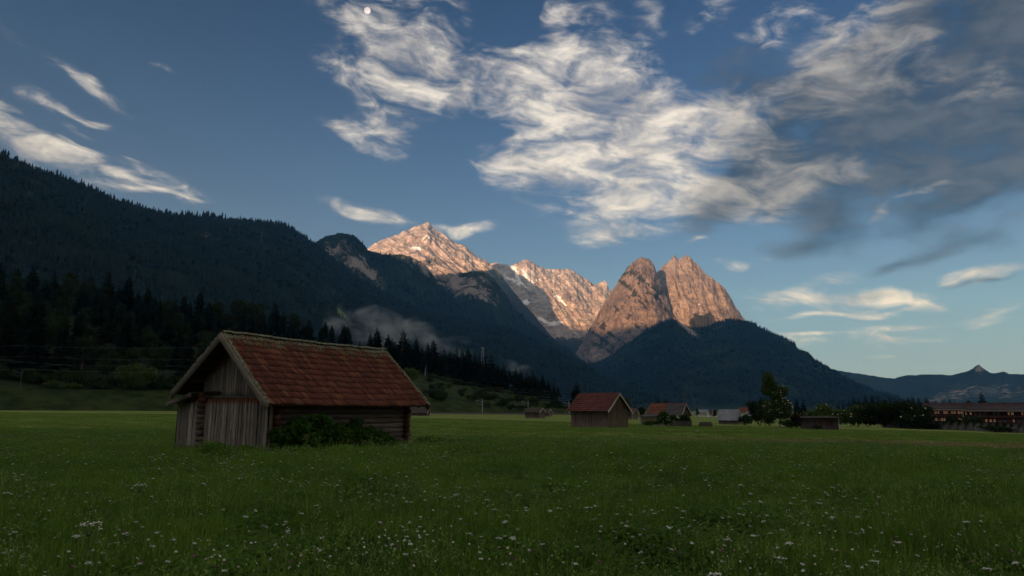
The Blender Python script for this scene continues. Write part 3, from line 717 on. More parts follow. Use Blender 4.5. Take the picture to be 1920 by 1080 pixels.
# ------------------------------------------------------------------ air: thin haze over the whole valley, mist above the wood
def volume(name, me, dens, col, aniso, build=None, **props):
    m = bpy.data.materials.new(name); m.use_nodes = True; n = m.node_tree; n.nodes.clear()
    o = n.nodes.new('ShaderNodeOutputMaterial'); v = n.nodes.new('ShaderNodeVolumePrincipled')
    v.inputs['Color'].default_value = (*col, 1); v.inputs['Density'].default_value = dens; v.inputs['Anisotropy'].default_value = aniso; v.inputs['Absorption Color'].default_value = (1, 1, 1, 1)
    n.links.new(v.outputs[0], o.inputs['Volume'])
    if build: build(n, v)
    return link(name, me, m, kind='stuff', **props)
def box_mesh(name, x0, x1, y0, y1, z0, z1):
    v = [(x, y, z) for z in (z0, z1) for y in (y0, y1) for x in (x0, x1)]
    return mesh_np(name, v, [(0, 2, 3, 1), (4, 5, 7, 6), (0, 1, 5, 4), (2, 6, 7, 3), (0, 4, 6, 2), (1, 3, 7, 5)])
HAZE = 5.2e-5
volume('haze', box_mesh('haze', -14000, 14000, -15000, 12500, -40, 2080), HAZE, (0.10, 0.42, 1.0), 0.0, label='thin blue morning haze filling the valley', category='haze')

# ------------------------------------------------------------------ building materials
def wood_material(name, c_dark, c_light, c_shelter, grain=(14, 14, 0.7), rough=0.9):
    m, n, b = material(name, rough, 0.15)
    oc = n.nodes.new('ShaderNodeTexCoord').outputs['Object']; o = obj_random(n)
    sh = n.nodes.new('ShaderNodeVectorMath'); sh.operation = 'ADD'; n.links.new(oc, sh.inputs[0]); n.links.new(combine(n, o * 37.0, o * 11.0, o * 5.0), sh.inputs[1])
    g = noise(n, mapping(n, sh.outputs[0], grain), 1.6, 8, 0.7, 0.6)
    f = noise(n, sh.outputs[0], 1.1, 4, 0.6)
    c = mix(n, g.smooth(0.25, 0.7), c_dark, c_light)
    c = mix(n, (o * 0.8 + f * 0.5).smooth(0.25, 1.0) * 0.85, c, tuple(x * 0.26 for x in c_light))
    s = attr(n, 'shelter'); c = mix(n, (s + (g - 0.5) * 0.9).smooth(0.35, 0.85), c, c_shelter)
    n.links.new(c, b.inputs['Base Color']); bump(n, b, g, 0.6, 0.02)
    return m
M['plank'] = wood_material('weathered_plank', (0.042, 0.032, 0.027), (0.42, 0.36, 0.315), (0.125, 0.050, 0.027))
M['plank_pale'] = wood_material('pale_weathered_plank', (0.13, 0.105, 0.088), (0.46, 0.40, 0.35), (0.20, 0.10, 0.06))
M['log'] = wood_material('dark_log', (0.050, 0.036, 0.028), (0.200, 0.160, 0.135), (0.110, 0.042, 0.022), (0.9, 14, 14))
M['log_end'] = wood_material('log_end_grain', (0.060, 0.026, 0.016), (0.185, 0.085, 0.052), (0.15, 0.07, 0.04), (9, 9, 9))
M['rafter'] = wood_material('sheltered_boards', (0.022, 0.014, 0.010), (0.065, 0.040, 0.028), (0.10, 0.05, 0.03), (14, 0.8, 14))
M['barge'] = wood_material('grey_bargeboard', (0.075, 0.060, 0.050), (0.28, 0.24, 0.205), (0.17, 0.12, 0.09))
M['stone'] = plain('field_stone', (0.26, 0.20, 0.175), 0.35, 6.0)

BX, BY, BYAW = -9.592, 27.427, 1.029
BL, BW, HR, HER, HEL = 8.49, 4.22, 4.77, 1.87, 2.37
OF, OB, OS = 0.87, 0.547, 0.97
U2 = (math.cos(BYAW), math.sin(BYAW)); V2 = (-math.sin(BYAW), math.cos(BYAW))
def tile_material():
    m, n, b = material('red_roof_tile', 0.85, 0.2)
    p = position(n); r = n.nodes.new('ShaderNodeObjectInfo').outputs['Random']
    rnd = (V(n, r) + attr(n, 'rnd'))._m('FRACT')
    x, y, z = separate(n, p)
    along = (x - BX) * U2[0] + (y - BY) * U2[1]          # metres along the ridge
    f = noise(n, p, 9.0, 6, 0.65); g = noise(n, p, 2.2, 5, 0.6); h = noise(n, p, 30.0, 4, 0.6)
    c = mix(n, rnd.smooth(0.0, 1.0), (0.078, 0.024, 0.016), (0.148, 0.044, 0.026))
    c = mix(n, rnd._m('COMPARE', 0.5, 0.05) * 0.5, c, (0.25, 0.10, 0.05))
    c = mix(n, f.smooth(0.45, 0.72) * 0.6, c, (0.070, 0.034, 0.030))
    c = mix(n, g.smooth(0.50, 0.72) * 0.45, c, (0.10, 0.066, 0.045))
    moss = ((z - (HR - 0.95)) * 0.55 + (f - 0.5) * 1.6 + (g - 0.5) * 1.8).smooth(0.22, 0.55)
    c = mix(n, moss * 0.8, c, (0.075, 0.080, 0.024))
    lich = ((z - (HR - 0.62)) * 0.7 + (h - 0.5) * 2.6 + (g - 0.5) * 0.8).smooth(0.42, 0.60)
    c = mix(n, lich, c, (0.40, 0.41, 0.33))
    ev = (along - 8.2)._m('ABSOLUTE'); mo2 = ((0.9 - ev) * 0.3 + (f - 0.5) * 1.8 + (g - 0.5) * 1.2).smooth(0.36, 0.56)
    c = mix(n, mo2 * 0.7, c, (0.10, 0.095, 0.025))
    n.links.new(c, b.inputs['Base Color']); bump(n, b, f, 0.35, 0.01)
    return m
M['tile'] = tile_material()
def crust_material():
    m, n, b = material('moss_and_lichen', 0.95, 0.05)
    p = position(n); f = noise(n, p, 16.0, 6, 0.7); g = noise(n, p, 4.0, 4, 0.6)
    c = mix(n, f.smooth(0.42, 0.58), (0.055, 0.060, 0.022), (0.25, 0.25, 0.19))
    c = mix(n, g.smooth(0.5, 0.7) * 0.7, c, (0.13, 0.115, 0.035))
    n.links.new(c, b.inputs['Base Color']); bump(n, b, f, 0.8, 0.03); return m
M['crust'] = crust_material()

# ------------------------------------------------------------------ pieces
rb = np.random.default_rng(31)
def board_np(L, w, th, seg=6, wob=0.006, rag=0.0, top=None, rng=rb, slant=(0, 0)):
    """a board standing along z, faces with worn edges; attribute shelter grows towards the top"""
    vs_, sh = [], []
    zs = np.linspace(0, 1, seg + 1)
    for i, t in enumerate(zs):
        j = rng.normal(size=4) * wob
        z0 = z1 = t * L
        if i == 0 and rag: z0, z1 = -rng.random() * rag, -rng.random() * rag
        if i == seg: z0, z1 = z0 + slant[0], z1 + slant[1]
        vs_ += [(-w / 2 + j[0], -th / 2 + j[1] * .5, z0), (w / 2 + j[2], -th / 2 + j[3] * .5, z1), (w / 2 + j[2], th / 2, z1), (-w / 2 + j[0], th / 2, z0)]
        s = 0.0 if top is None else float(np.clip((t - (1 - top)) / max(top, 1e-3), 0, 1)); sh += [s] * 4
    fs = []
    for i in range(seg):
        for k in range(4): fs.append((i * 4 + k, i * 4 + (k + 1) % 4, i * 4 + 4 + (k + 1) % 4, i * 4 + 4 + k))
    fs += [(3, 2, 1, 0), (seg * 4, seg * 4 + 1, seg * 4 + 2, seg * 4 + 3)]
    return np.array(vs_), np.array(fs), np.array(sh)
def put(name, geo, mat, parent, M4=None, smooth=False, attrname='shelter'):
    me = mesh_np(name, geo[0], geo[1], smooth, {attrname: geo[2]} if len(geo) > 2 else None)
    o = link(name, me, M[mat], parent)
    if M4 is not None: o.matrix_local = M4
    return o
def frame4(o, x, y, z):
    return Matrix(((x[0], y[0], z[0], o[0]), (x[1], y[1], z[1], o[1]), (x[2], y[2], z[2], o[2]), (0, 0, 0, 1)))
def span_board(name, p, q, w, th, wdir, mat, parent, seg=8, wob=0.006, top=None):
    """board from p to q; its width lies along wdir"""
    p, q = Vector(p), Vector(q); z = (q - p); L = z.length; z.normalize()
    x = Vector(wdir); x = (x - z * x.dot(z)).normalized(); y = z.cross(x)
    return put(name, board_np(L, w, th, seg, wob, 0, top), mat, parent, frame4(p, x, y, z))
def wobbly_log(L, r, seg=9, sides=9, rng=rb, shelter=0.0):
    vs_, fs = [], []
    for i in range(seg + 1):
        t = i / seg; cy, cz = rng.normal() * r * .06, rng.normal() * r * .06
        rr = r * (1 + .06 * rng.normal())
        for k in range(sides):
            a = 2 * math.pi * k / sides; q = rr * (1 + .05 * rng.normal())
            vs_.append((t * L, cy + q * math.cos(a) * 0.8, cz + q * math.sin(a)))
    for i in range(seg):
        for k in range(sides): fs.append((i * sides + k, i * sides + (k + 1) % sides, (i + 1) * sides + (k + 1) % sides, (i + 1) * sides + k))
    n0 = len(vs_); vs_ += [(-0.005, 0, 0), (L + .005, 0, 0)]
    for k in range(sides):
        fs.append((n0, (k + 1) % sides, k, k)); fs.append((n0 + 1, seg * sides + k, seg * sides + (k + 1) % sides, seg * sides + (k + 1) % sides))
    return np.array(vs_), np.array(fs), np.full(len(vs_), shelter)

# ------------------------------------------------------------------ the big hay barn
barn = thing('hay_barn', (BX, BY, 0), 'large weathered hay barn with mossy red tiled roof in the near meadow', 'barn', None, BYAW)
RY0, RY1 = -OS, BW + OS                          # eave edges across the gable
mid_y = BW / 2
def roof_z(y): return HER + (y - RY0) * (HR - HER) / (mid_y - RY0) if y <= mid_y else HEL + (RY1 - y) * (HR - HEL) / (RY1 - mid_y)
X0, X1 = -OF, BL + OB
# boarding under the tiles: one wide board after another from eave to ridge
sr = Vector((0, RY0 - mid_y, HER - HR)); LR = sr.length; sr.normalize(); nr = Vector((0, sr.z, -sr.y)); nr = nr if nr.z > 0 else -nr
sl = Vector((0, RY1 - mid_y, HEL - HR)); LLs = sl.length; sl.normalize(); nl_ = Vector((0, sl.z, -sl.y)); nl_ = nl_ if nl_.z > 0 else -nl_
ridge = Vector((0, mid_y, HR))
for s, n_, Ln in ((sr, nr, LR), (sl, nl_, LLs)):
    k = 18; w = Ln / k
    for i in range(k):
        c = ridge + s * (w * (i + .5)) - n_ * 0.075
        span_board('roof_board', (X0 + .05, c.y, c.z), (X1 - .05, c.y, c.z), w - .008, 0.025, s, 'rafter', barn, 3, 0.003)
def sag(x): return -0.055 * math.sin(math.pi * (x - X0) / (X1 - X0)) + 0.012 * math.sin(x * 2.3) + 0.008 * math.sin(x * 5.1 + 1)
# tiles
NT, NROW = 50, 11
tw, tl = (X1 - X0 - 0.24) / NT, LR / NROW
xs_ = np.linspace(-0.5, 0.5, 7) * tw * 1.06
prof = 0.026 * np.cos(np.linspace(-0.5, 0.5, 7) * 2 * math.pi * 1.0 + 0.9) + 0.004
tv = []
for yy, lift in ((-0.04, 0.0), (tl * 0.97, 0.052)):
    for x, h in zip(xs_, prof): tv.append((x, yy, h + lift))
for x, h in zip(xs_, prof): tv.append((x, tl * 0.97, h + 0.052 - 0.040))
tf = [(i, i + 1, 8 + i, 7 + i) for i in range(6)] + [(7 + i, 8 + i, 15 + i, 14 + i) for i in range(6)]
tv, tf = np.array(tv), np.array(tf)
tile_me = mesh_np('roof_tile', tv, tf, False, {'rnd': np.zeros(len(tv))}); tile_me.materials.append(M['tile'])
spots = []
for r in range(NROW):
    for c in range(NT):
        x = X0 + 0.12 + tw * (c + .5); o = ridge + sr * (tl * r) + nr * 0.0
        wp = (BX + x * U2[0] + o.y * V2[0], BY + x * U2[1] + o.y * V2[1], o.z - CAMZ)
        spots.append((wp[0] ** 2 + wp[1] ** 2 + wp[2] ** 2, x, o, r, c))
spots.sort(key=lambda q: q[0])
rest = []
for i, (d, x, o, r, c) in enumerate(spots):
    M4 = frame4((x + rb.normal() * .004, o.y, o.z + sag(x) + rb.normal() * .005), Vector((1, 0, 0)), sr, nr) @ Matrix.Rotation(rb.normal() * 0.02, 4, 'Z') @ Matrix.Rotation(rb.normal() * 0.012, 4, 'X')
    if i < 300:
        t = link('roof_tile', tile_me, None, barn); t.matrix_local = M4
    else: rest.append((np.array([M4 @ Vector(v) for v in tv]), tf, np.full(len(tv), rb.random())))
for r in range(9):                                # the far slope
    for c in range(40):
        w2, l2 = (X1 - X0) / 40, LLs / 9
        x = X0 + w2 * (c + .5); o = ridge + sl * (l2 * r)
        M4 = frame4((x, o.y, o.z), Vector((-1, 0, 0)), sl, nl_) @ Matrix.Diagonal((w2 / tw, l2 / tl, 1, 1))
        rest.append((np.array([M4 @ Vector(v) for v in tv]), tf, np.full(len(tv), rb.random())))
o = put('roof_tiles', merge(rest), 'tile', barn, None, False, 'rnd'); o['kind'] = 'stuff'
# ridge tiles
nrt = 24; lx = (X1 - X0) / nrt
aa = np.linspace(-1.25, 1.25, 8)
for i in range(nrt):
    rv = [(xx, 0.15 * q * math.sin(a), 0.12 * q * math.cos(a) - 0.035) for xx, q in ((-lx * .03, 1.0), (lx * 1.0, 1.12)) for a in aa]
    rv += [(lx * 1.0, 0.13 * math.sin(a), 0.10 * math.cos(a) - 0.04) for a in aa]
    rf = [(k, k + 1, 9 + k, 8 + k) for k in range(7)] + [(8 + k, 9 + k, 17 + k, 16 + k) for k in range(7)]
    q = put('ridge_tile', (np.array(rv), np.array(rf)), 'crust', barn)
    q.location = (X0 + i * lx, mid_y, HR + 0.025 + sag(X0 + i * lx) + rb.normal() * .008)
# bargeboards with their crust of moss, front and back
for x, nm in ((X0 - 0.02, 'bargeboard'), (X1 + 0.02, 'bargeboard')):
    for s, n_, Ln in ((sr, nr, LR), (sl, nl_, LLs)):
        a = ridge + s * (-0.02) - n_ * 0.13; e = ridge + s * (Ln + 0.06) - n_ * 0.13
        bb = span_board(nm, (x, a.y, a.z), (x, e.y, e.z), 0.27, 0.035, n_, 'barge', barn, 12, 0.004)
        # lumpy crust along the verge
        g, k = [], 60
        for i in range(k + 1):
            c = ridge + s * (Ln * i / k) + n_ * (0.035 + .012 * rb.normal())
            for dx_, dn in ((-0.06, -0.045), (-0.055, 0.018), (0.0, 0.034), (0.055, 0.022), (0.08, -0.02)):
                q = c + n_ * (dn + .018 * rb.normal()); g.append((x + dx_ + .014 * rb.normal() + (0.05 if x < 0 else -0.05), q.y, q.z))
        put('moss_crust', (np.array(g), grid_faces(k + 1, 5)), 'crust', barn)
# purlins and rafter ends under the front overhang
for y, z in ((mid_y, HR - 0.30), (0.62, roof_z(0.62) - 0.26), (3.6, roof_z(3.6) - 0.26), (0.02, roof_z(0.02) - 0.28), (BW, roof_z(BW) - 0.27)):
    put('purlin', wobbly_log(X1 - X0 - 0.25, 0.085), 'rafter', barn, frame4((X0 + .1, y, z), (1, 0, 0), (0, 1, 0), (0, 0, 1)), True)
for i in range(9):
    x = 0.35 + i * (BL - .5) / 8
    for s, n_, Ln in ((sr, nr, LR), (sl, nl_, LLs)):
        a = ridge - n_ * 0.15; e = ridge + s * (Ln - 0.05) - n_ * 0.15
        span_board('rafter', (x, a.y, a.z), (x, e.y, e.z), 0.11, 0.09, n_, 'rafter', barn, 3)
# front gable: upper planks, ledge, lower planks
y = 0.02
while y < BW - 0.05:
    w = 0.150 + 0.06 * rb.random(); w = min(w, BW - y)
    h = roof_z(y + w / 2) - 0.17 - 2.18
    sl_ = (roof_z(y + w) - roof_z(y)) / 2
    put('gable_plank', board_np(h, w - .028, 0.026, 7, 0.006, 0.02, 0.5, slant=(sl_, -sl_)), 'plank', barn, frame4((-0.02 - .008 * rb.random(), y + w / 2, 2.18), (0, -1, 0), (1, 0, 0), (0, 0, 1)))
    y += w
span_board('ledge_board', (-0.07, -0.05, 2.15), (-0.07, 3.35, 2.17), 0.07, 0.05, (0, 0, 1), 'barge', barn, 8, 0.004)
span_board('ledge_board', (-0.06, 3.0, 2.36), (-0.06, 4.9, 2.36), 0.14, 0.10, (0, 0, 1), 'rafter', barn, 4, 0.004)
y = -0.03
while y < BW - 0.45:
    w = 0.145 + 0.085 * rb.random()
    h = 2.08 + 0.04 * rb.random()
    put('wall_plank', board_np(h, w - .034, 0.030, 8, 0.008, 0.10, 0.22), 'plank', barn, frame4((-0.045 - .03 * rb.random(), y + w / 2, 0.02), Vector((0, -1, rb.normal() * .008)).normalized(), (1, 0, 0), (0, 0, 1)))
    y += w
for y0, h in ((BW - 0.26, 1.95), (BW - 0.42, 2.02)):
    put('wall_plank', board_np(h, 0.15, 0.028, 8, 0.006, 0.10, 0.2), 'plank', barn, frame4((-0.04, y0 - .05, 0.02), (0, -1, 0), (1, 0, 0), (0, 0, 1)))
put('corner_post', board_np(2.1, 0.13, 0.05, 8, 0.006, 0.05, 0.25), 'plank', barn, frame4((0.02, -0.10, 0.02), (1, 0, 0), (0, 1, 0), (0, 0, 1)))
# dark inner wall boards behind the planks
put('inner_wall', board_np(2.2, BW - .1, 0.03, 1, 0), 'rafter', barn, frame4((0.05, BW / 2, 0.0), (0, -1, 0), (1, 0, 0), (0, 0, 1)))
# side walls of logs, log ends at the corners
lh = 2.30 / 10
for yy, depth in ((0.06, 0), (BW - 0.06, 1)):
    for i in range(10):
        z = 0.12 + lh * (i + .5)
        ext = 0.10 + 0.16 * rb.random(); front = 0.02 if not depth else -0.22 - .05 * rb.random()
        put('log', wobbly_log(BL + ext - front, lh * .50, shelter=0.9 if i > 7 else (0.35 if i > 6 else 0.0)), 'log', barn, frame4((front, yy, z), (1, 0, 0), (0, 1, 0), (0, 0, 1)), True)
for i in range(10):
    z = 0.12 + lh * i
    for x in (0.30, BL - 0.22):
        q = put('log_end', wobbly_log(0.40 + .10 * rb.random(), lh * (.50 + .06 * rb.random()), 2, shelter=0.4), 'log_end', barn)
        q.matrix_local = frame4((x + rb.normal() * .03, 0.16, z + .1), (0, -1, 0), (1, 0, 0), (0, 0, 1))
    if i < 7:
        q = put('log_end', wobbly_log(0.24 + .10 * rb.random(), .120 + .022 * rb.random(), 2, 10, shelter=0.0), 'log', barn)
        q.matrix_local = frame4((0.10, BW - 0.05 + rb.normal() * .03, 0.16 + i * 0.275), (-1, 0, 0), (0, -1, 0), (0, 0, 1))
for i in range(10):
    put('back_wall_log', wobbly_log(BW, lh * .5, 4), 'log', barn, frame4((BL - .06, 0, 0.12 + lh * (i + .5)), (0, 1, 0), (-1, 0, 0), (0, 0, 1)), True)
put('back_gable', (np.array([(BL, 0, 2.3), (BL, BW, 2.3), (BL, BW, roof_z(BW) - .15), (BL, mid_y, HR - .15), (BL, 0, roof_z(0) - .15)]), np.array([(0, 1, 2, 3), (0, 3, 4, 4)]), np.zeros(5)), 'plank', barn)
# foundation stones at the corners
def stone_np(rng, s):
    bm = bmesh.new(); bmesh.ops.create_icosphere(bm, subdivisions=2, radius=1)
    k = rng.normal(size=3) * .1 + 1
    v = np.array([p.co[:] for p in bm.verts]); f = np.array([[q.index for q in t.verts] for t in bm.faces]); bm.free()
    v = np.sign(v) * np.abs(v) ** .75 * np.array(s) * k * (1 + .10 * rng.normal(size=(len(v), 1)))
    return v, f
for x, y, s in ((BL - .25, -.05, (.30, .22, .12)), (BL + .12, -.02, (.22, .2, .10)), (BL - .7, 0.0, (.2, .16, .10)), (BL + .05, .5, (.2, .2, .1)), (.2, .05, (.25, .2, .08)), (4.2, .05, (.25, .2, .08)), (0.05, BW, (.2, .2, .08))):
    q = put('foundation_stone', stone_np(rb, s), 'stone', barn); q.location = (x, y, 0.06)
# lean-to on the left
y = BW + 0.16
for w in (0.33, 0.30, 0.28, 0.26, 0.24):
    h = 2.12 - (y - BW) * 0.20
    put('lean_to_plank', board_np(h, w - .03, 0.030, 8, 0.008, 0.10, 0.10), 'plank_pale', barn, frame4((-0.06 - .02 * rb.random(), y + w / 2, 0.0), Vector((0, -1, 0.02)).normalized(), (1, 0, 0), (0, 0, 1)))
    y += w
put('lean_to_post', board_np(1.9, 0.12, 0.12, 6, 0.005), 'rafter', barn, frame4((0.0, 5.84, 0.0), (0, -1, 0), (1, 0, 0), (0, 0, 1)))
span_board('lean_to_fascia', (-0.52, 4.35, 2.30), (-0.52, 6.02, 1.86), 0.19, 0.04, (0, 0, 1), 'barge', barn, 6, 0.004)
for i in range(7):
    y = 4.3 + i * 0.25
    span_board('lean_to_roof_board', (-0.5, y + .1, 2.36 - (y - 4.3) * .2635), (BL * .7, y + .1, 2.36 - (y - 4.3) * .2635), 0.25, 0.03, (0, 1, -.2635), 'barge', barn, 5)
span_board('lean_to_wall', (-0.02, 5.72, 0.9), (BL * .68, 5.72, 0.9), 1.8, 0.03, (0, 0, 1), 'plank', barn, 6)

# ------------------------------------------------------------------ bushes by the barn wall
def local_barn(x, y, z=0): return Vector((BX + x * U2[0] + y * V2[0], BY + x * U2[1] + y * V2[1], z))
def shrub(name, loc, lobes, n, leaf, label, cat, mat, seed, group=None, droop=0.0, stems=6):
    rng = np.random.default_rng(seed)
    o = thing(name, loc, label, cat, group)
    v, f, a = leaf_cloud(rng, lobes, n, leaf, 0.35, droop)
    link('foliage', mesh_np('foliage', v, f, False, {'rnd': a}), M[mat], o, kind='stuff')
    st = [tube([(rng.normal() * .1, rng.normal() * .1, -.1), (q[0] * .5, q[1] * .5, q[2] * .55), (q[0], q[1], q[2] + q[5] * .4)], [.03, .02, .008], 5) for q in lobes[:stems]]
    sv, sf, _ = merge(st); link('stems', mesh_np('stems', sv, sf, True), M['bark'], o)
    return o
p = local_barn(1.15, -1.0)
lob = [(x_, y_, z_, r, r, r * .8) for x_, y_, z_, r in ((-0.2, -.2, .95, .70), (.5, .3, 1.0, .66), (-.75, -.5, .7, .55), (.9, .7, .7, .66), (0, 0, .5, .9), (-1.0, -.3, .4, .5), (.4, .2, 1.4, .36), (1.1, 1.2, .7, .5), (-.4, -.3, 1.3, .35), (-1.2, -.5, .8, .3), (0.1, 0, 1.5, .22))]
shrub('elder_bush', p, [(a, b, c * .9, d, e, f * .9) for a, b, c, d, e, f in lob], 6500, 0.085, 'broad dark green bush against the near end of the log wall', 'bush', 'elder', 301, None, .3)
p = local_barn(4.3, -0.8)
lob = [(x_, y_, z_, r, r, r * .8) for x_, y_, z_, r in ((0, 0, .5, .65), (-.3, -.3, .85, .5), (.6, .8, .4, .55), (-.7, -.9, .4, .5), (.9, 1.3, .3, .42), (-.15, -.2, 1.2, .32), (1.0, 1.7, .25, .3), (.3, .4, .75, .4))]
shrub('elder_bush', p, [(a, b, c * .92, d, e, f * .9) for a, b, c, d, e, f in lob], 5200, 0.085, 'lower bush further along the log wall with a small peaked top', 'bush', 'elder', 302, None, .3)

# ------------------------------------------------------------------ mist clinging to the wood
def mist_nodes(scale, thr, dens, soft):
    def f(n, v):
        tc_ = n.nodes.new('ShaderNodeTexCoord')
        x, y, z = separate(n, tc_.outputs['Object'])
        r = (x * x + y * y + z * z)
        nn = noise(n, mapping(n, position(n), (1, 1, 1.6)), scale, 4, 0.55, 0.6)
        d = (nn - 0.5) * 5.6 + 0.70 - r * 1.5
        n.links.new((d.smooth(0.0, 1.5) * dens).v, v.inputs['Density'])
    return f
def mist(px, py, R, sx, sy, sz, rz, dens, scale, label, seed=0):
    bm = bmesh.new(); bmesh.ops.create_icosphere(bm, subdivisions=3, radius=1.0)
    me = bpy.data.meshes.new('mist'); bm.to_mesh(me); bm.free()
    o = volume('mist', me, dens, (0.70, 0.86, 1.0), 0.0, mist_nodes(scale, 0, dens, 0.55), label=label, category='mist')
    o.location = at(px, py, R); o.scale = (sx, sy, sz); o.rotation_euler = (0, math.radians(rz), 0)
    return o
mist(735, 625, 900, 125, 60, 34, 14, 0.0230, 0.026, 'bank of white mist drifting behind the spruces right of the barn ridge')
mist(830, 650, 900, 60, 40, 14, 25, 0.0120, 0.03, 'thin tail of mist drifting down towards the valley')
mist(975, 690, 800, 34, 30, 12, 20, 0.0200, 0.035, 'small puff of mist above the last spruces of the wood')
mist(1840, 738, 5600, 330, 150, 70, -15, 0.0011, 0.006, 'faint mist under the far mountains')

# ------------------------------------------------------------------ the wood on the near hillside
wr = np.random.default_rng(41)
def bearing(px): return az_el(px, 700)[0]
def plant_tree(px, R, top_py, kinds, label, cat, group, name, base_h=25.0, mats=('spruce',), hmin=9, hmax=32, wscale=1.0, hz=None):
    a = bearing(px); z = hill_z(a, R) if hz is None else hz
    _, t = az_el(px, top_py); h = float(np.clip(CAMZ + R * t - z, hmin, hmax)); s = h / base_h
    me = kinds[wr.integers(len(kinds))]
    q = s * wscale * wr.uniform(.9, 1.15)
    return tree(name, me, (R * math.sin(a), R * math.cos(a), z - .2), (q, q, s), label, cat, group, mats[wr.integers(len(mats))])
tops = lambda px: np.interp(px, [-150, 0, 100, 200, 260, 340, 400, 450, 520, 580, 620, 650], [478, 488, 500, 520, 535, 548, 556, 566, 575, 590, 600, 612])
G1 = 'trees of the dark wood on the hillside behind the barn'
def where(px, row):
    side = 'at the far left' if px < 110 else 'left of the willow bush' if px < 215 else 'above the willow bush' if px < 300 else 'left of the barn gable' if px < 400 else 'above the barn ridge'
    return ('on the skyline of the near wood ' if row < 2 else 'half way up the near wood ' if row < 5 else 'low in the near wood above the bank ') + side
ORD = 'first second third fourth fifth sixth seventh eighth ninth tenth eleventh twelfth thirteenth fourteenth fifteenth sixteenth seventeenth eighteenth nineteenth twentieth'.split()
def ordinal(i, n): return ORD[i] + ' spruce from the left in the front row stepping down to the valley' if i < 18 else ORD[n - 1 - i] + ' spruce from the right in the front row stepping down to the valley'
for row, (R0, drop) in enumerate(((410, 0), (385, 16), (355, 36), (325, 60), (295, 84), (268, 108), (244, 128), (222, 146))):
    px = -150 + 20 * wr.random()
    while px < 655 - row * 14:
        R = R0 + wr.uniform(-14, 14)
        ty = tops(px) + drop + wr.normal() * 9
        if wr.random() < (0.60 if row < 3 else 0.42):
            plant_tree(px, R, ty, SPR[:3], 'dark spruce ' + where(px, row), 'tree', 'spruces of the wood behind the barn', 'spruce_tree', mats=('spruce',), hmin=16, hmax=30, wscale=1.4)
        else:
            plant_tree(px, R, ty + 8, BRD, 'dark broadleaved tree ' + where(px, row), 'tree', 'broadleaved trees of the wood behind the barn', 'broadleaf_tree', 16.0, ('leaf_dark',), 10, 24, 1.25)
        px += wr.uniform(30, 46) * (0.9 + .05 * row)
# the row of spruces stepping down to the right
rowtop = lambda px: np.interp(px, [600, 640, 662, 690, 712, 728, 760, 800, 840, 870, 900, 940, 1000, 1030, 1055], [606, 604, 640, 620, 618, 616, 632, 640, 650, 655, 662, 678, 698, 706, 730])
for ki, px in enumerate((606, 618, 641, 652, 692, 704, 726, 733, 754, 764, 779, 790, 801, 811, 823, 832, 843, 855, 866, 877, 890, 899, 908, 921, 933, 944, 955, 967, 976, 989, 999, 1008, 1017, 1028, 1038, 1046)):
    R = float(np.interp(px, [600, 720, 800, 960, 1060], [400, 378, 350, 322, 312])) + wr.uniform(-8, 8)
    lone = px == 641
    plant_tree(px, R, rowtop(px) + wr.normal() * (0 if lone else 5), SPR if px > 740 else SPR[:2], 'tall spruce standing clear above the right half of the barn ridge' if lone else ordinal(ki, 36), 'tree', None if lone else 'spruces stepping down behind the field', 'spruce_tree', hmin=7, wscale=1.4)
for px in range(640, 1050, 17):
    R = float(np.interp(px, [600, 720, 800, 960, 1060], [430, 405, 375, 345, 330])) + wr.uniform(-6, 12)
    plant_tree(px + wr.normal() * 4, R, rowtop(px) + 12 + wr.normal() * 5, SPR[:3], 'dark spruce behind the front row stepping down to the valley', 'tree', 'spruces stepping down behind the field', 'spruce_tree', hmin=7, wscale=1.5)
plant_tree(668, 640, 652, BRD, 'rounded pale tree half hidden in the mist', 'tree', None, 'broadleaf_tree', 16.0, ('leaf_dark',), 8, 40, hz=at(668, 690, 640).z)
plant_tree(1080, 318, 716, [SPR[2]], 'single broad spruce behind the middle hay hut', 'tree', None, 'spruce_tree', hmin=8, wscale=1.8)
# bare pale trunks at the wood's edge
for px, y0, y1, lb in ((838, 672, 715, 'tall bare pale trunk at the edge of the spruce row'), (797, 694, 716, 'short bare trunk leaning at the edge of the wood')):
    R = 338; a = bearing(px); z = hill_z(a, R); h = R * (az_el(px, y0)[1] - az_el(px, y1)[1])
    v, f = tube([(0, 0, -.4), (.12, 0, h * .5), (.35, 0, h)], [.22, .17, .08])
    o = link('bare_trunk', mesh_np('bare_trunk', v, f, True), M['pale_bark'], label=lb, category='tree trunk'); o.location = (R * math.sin(a), R * math.cos(a), z)
# shrubs along the bank
def bank_shrub(px, R, w, h, mat, label, seed, name='shrub', n=1500, leaf=.22, group=None, hz=None, cat='shrub'):
    rng = np.random.default_rng(seed); a = bearing(px); z = hill_z(a, R) if hz is None else hz
    k = 7; lob = [((rng.random() - .5) * w * .75, (rng.random() - .5) * w * .4, h * (.3 + .4 * rng.random()), w * .24, w * .2, h * .27) for _ in range(k)] + [(0, 0, h * .4, w * .34, w * .3, h * .36), (0, 0, h * .72, w * .18, w * .18, h * .24)]
    return shrub(name, (R * math.sin(a), R * math.cos(a), z - .1), lob, n, leaf, label, cat, mat, seed, group, stems=4)
bank_shrub(255, 204, 10.5, 7.4, 'leaf', 'rounded olive green willow bush on top of the bank', 401, 'willow_bush', 3600, .30, cat='bush')
bank_shrub(100, 203, 6.0, 2.2, 'leaf', 'low yellow-green shrub on the bank at the far left', 402, n=1100)
bank_shrub(140, 204, 4.0, 1.8, 'leaf', 'small shrub beside the yellow-green one on the bank', 403, n=800)
bank_shrub(195, 204, 5.5, 1.9, 'leaf_dark', 'low dark shrub left of the willow bush', 404, n=900)
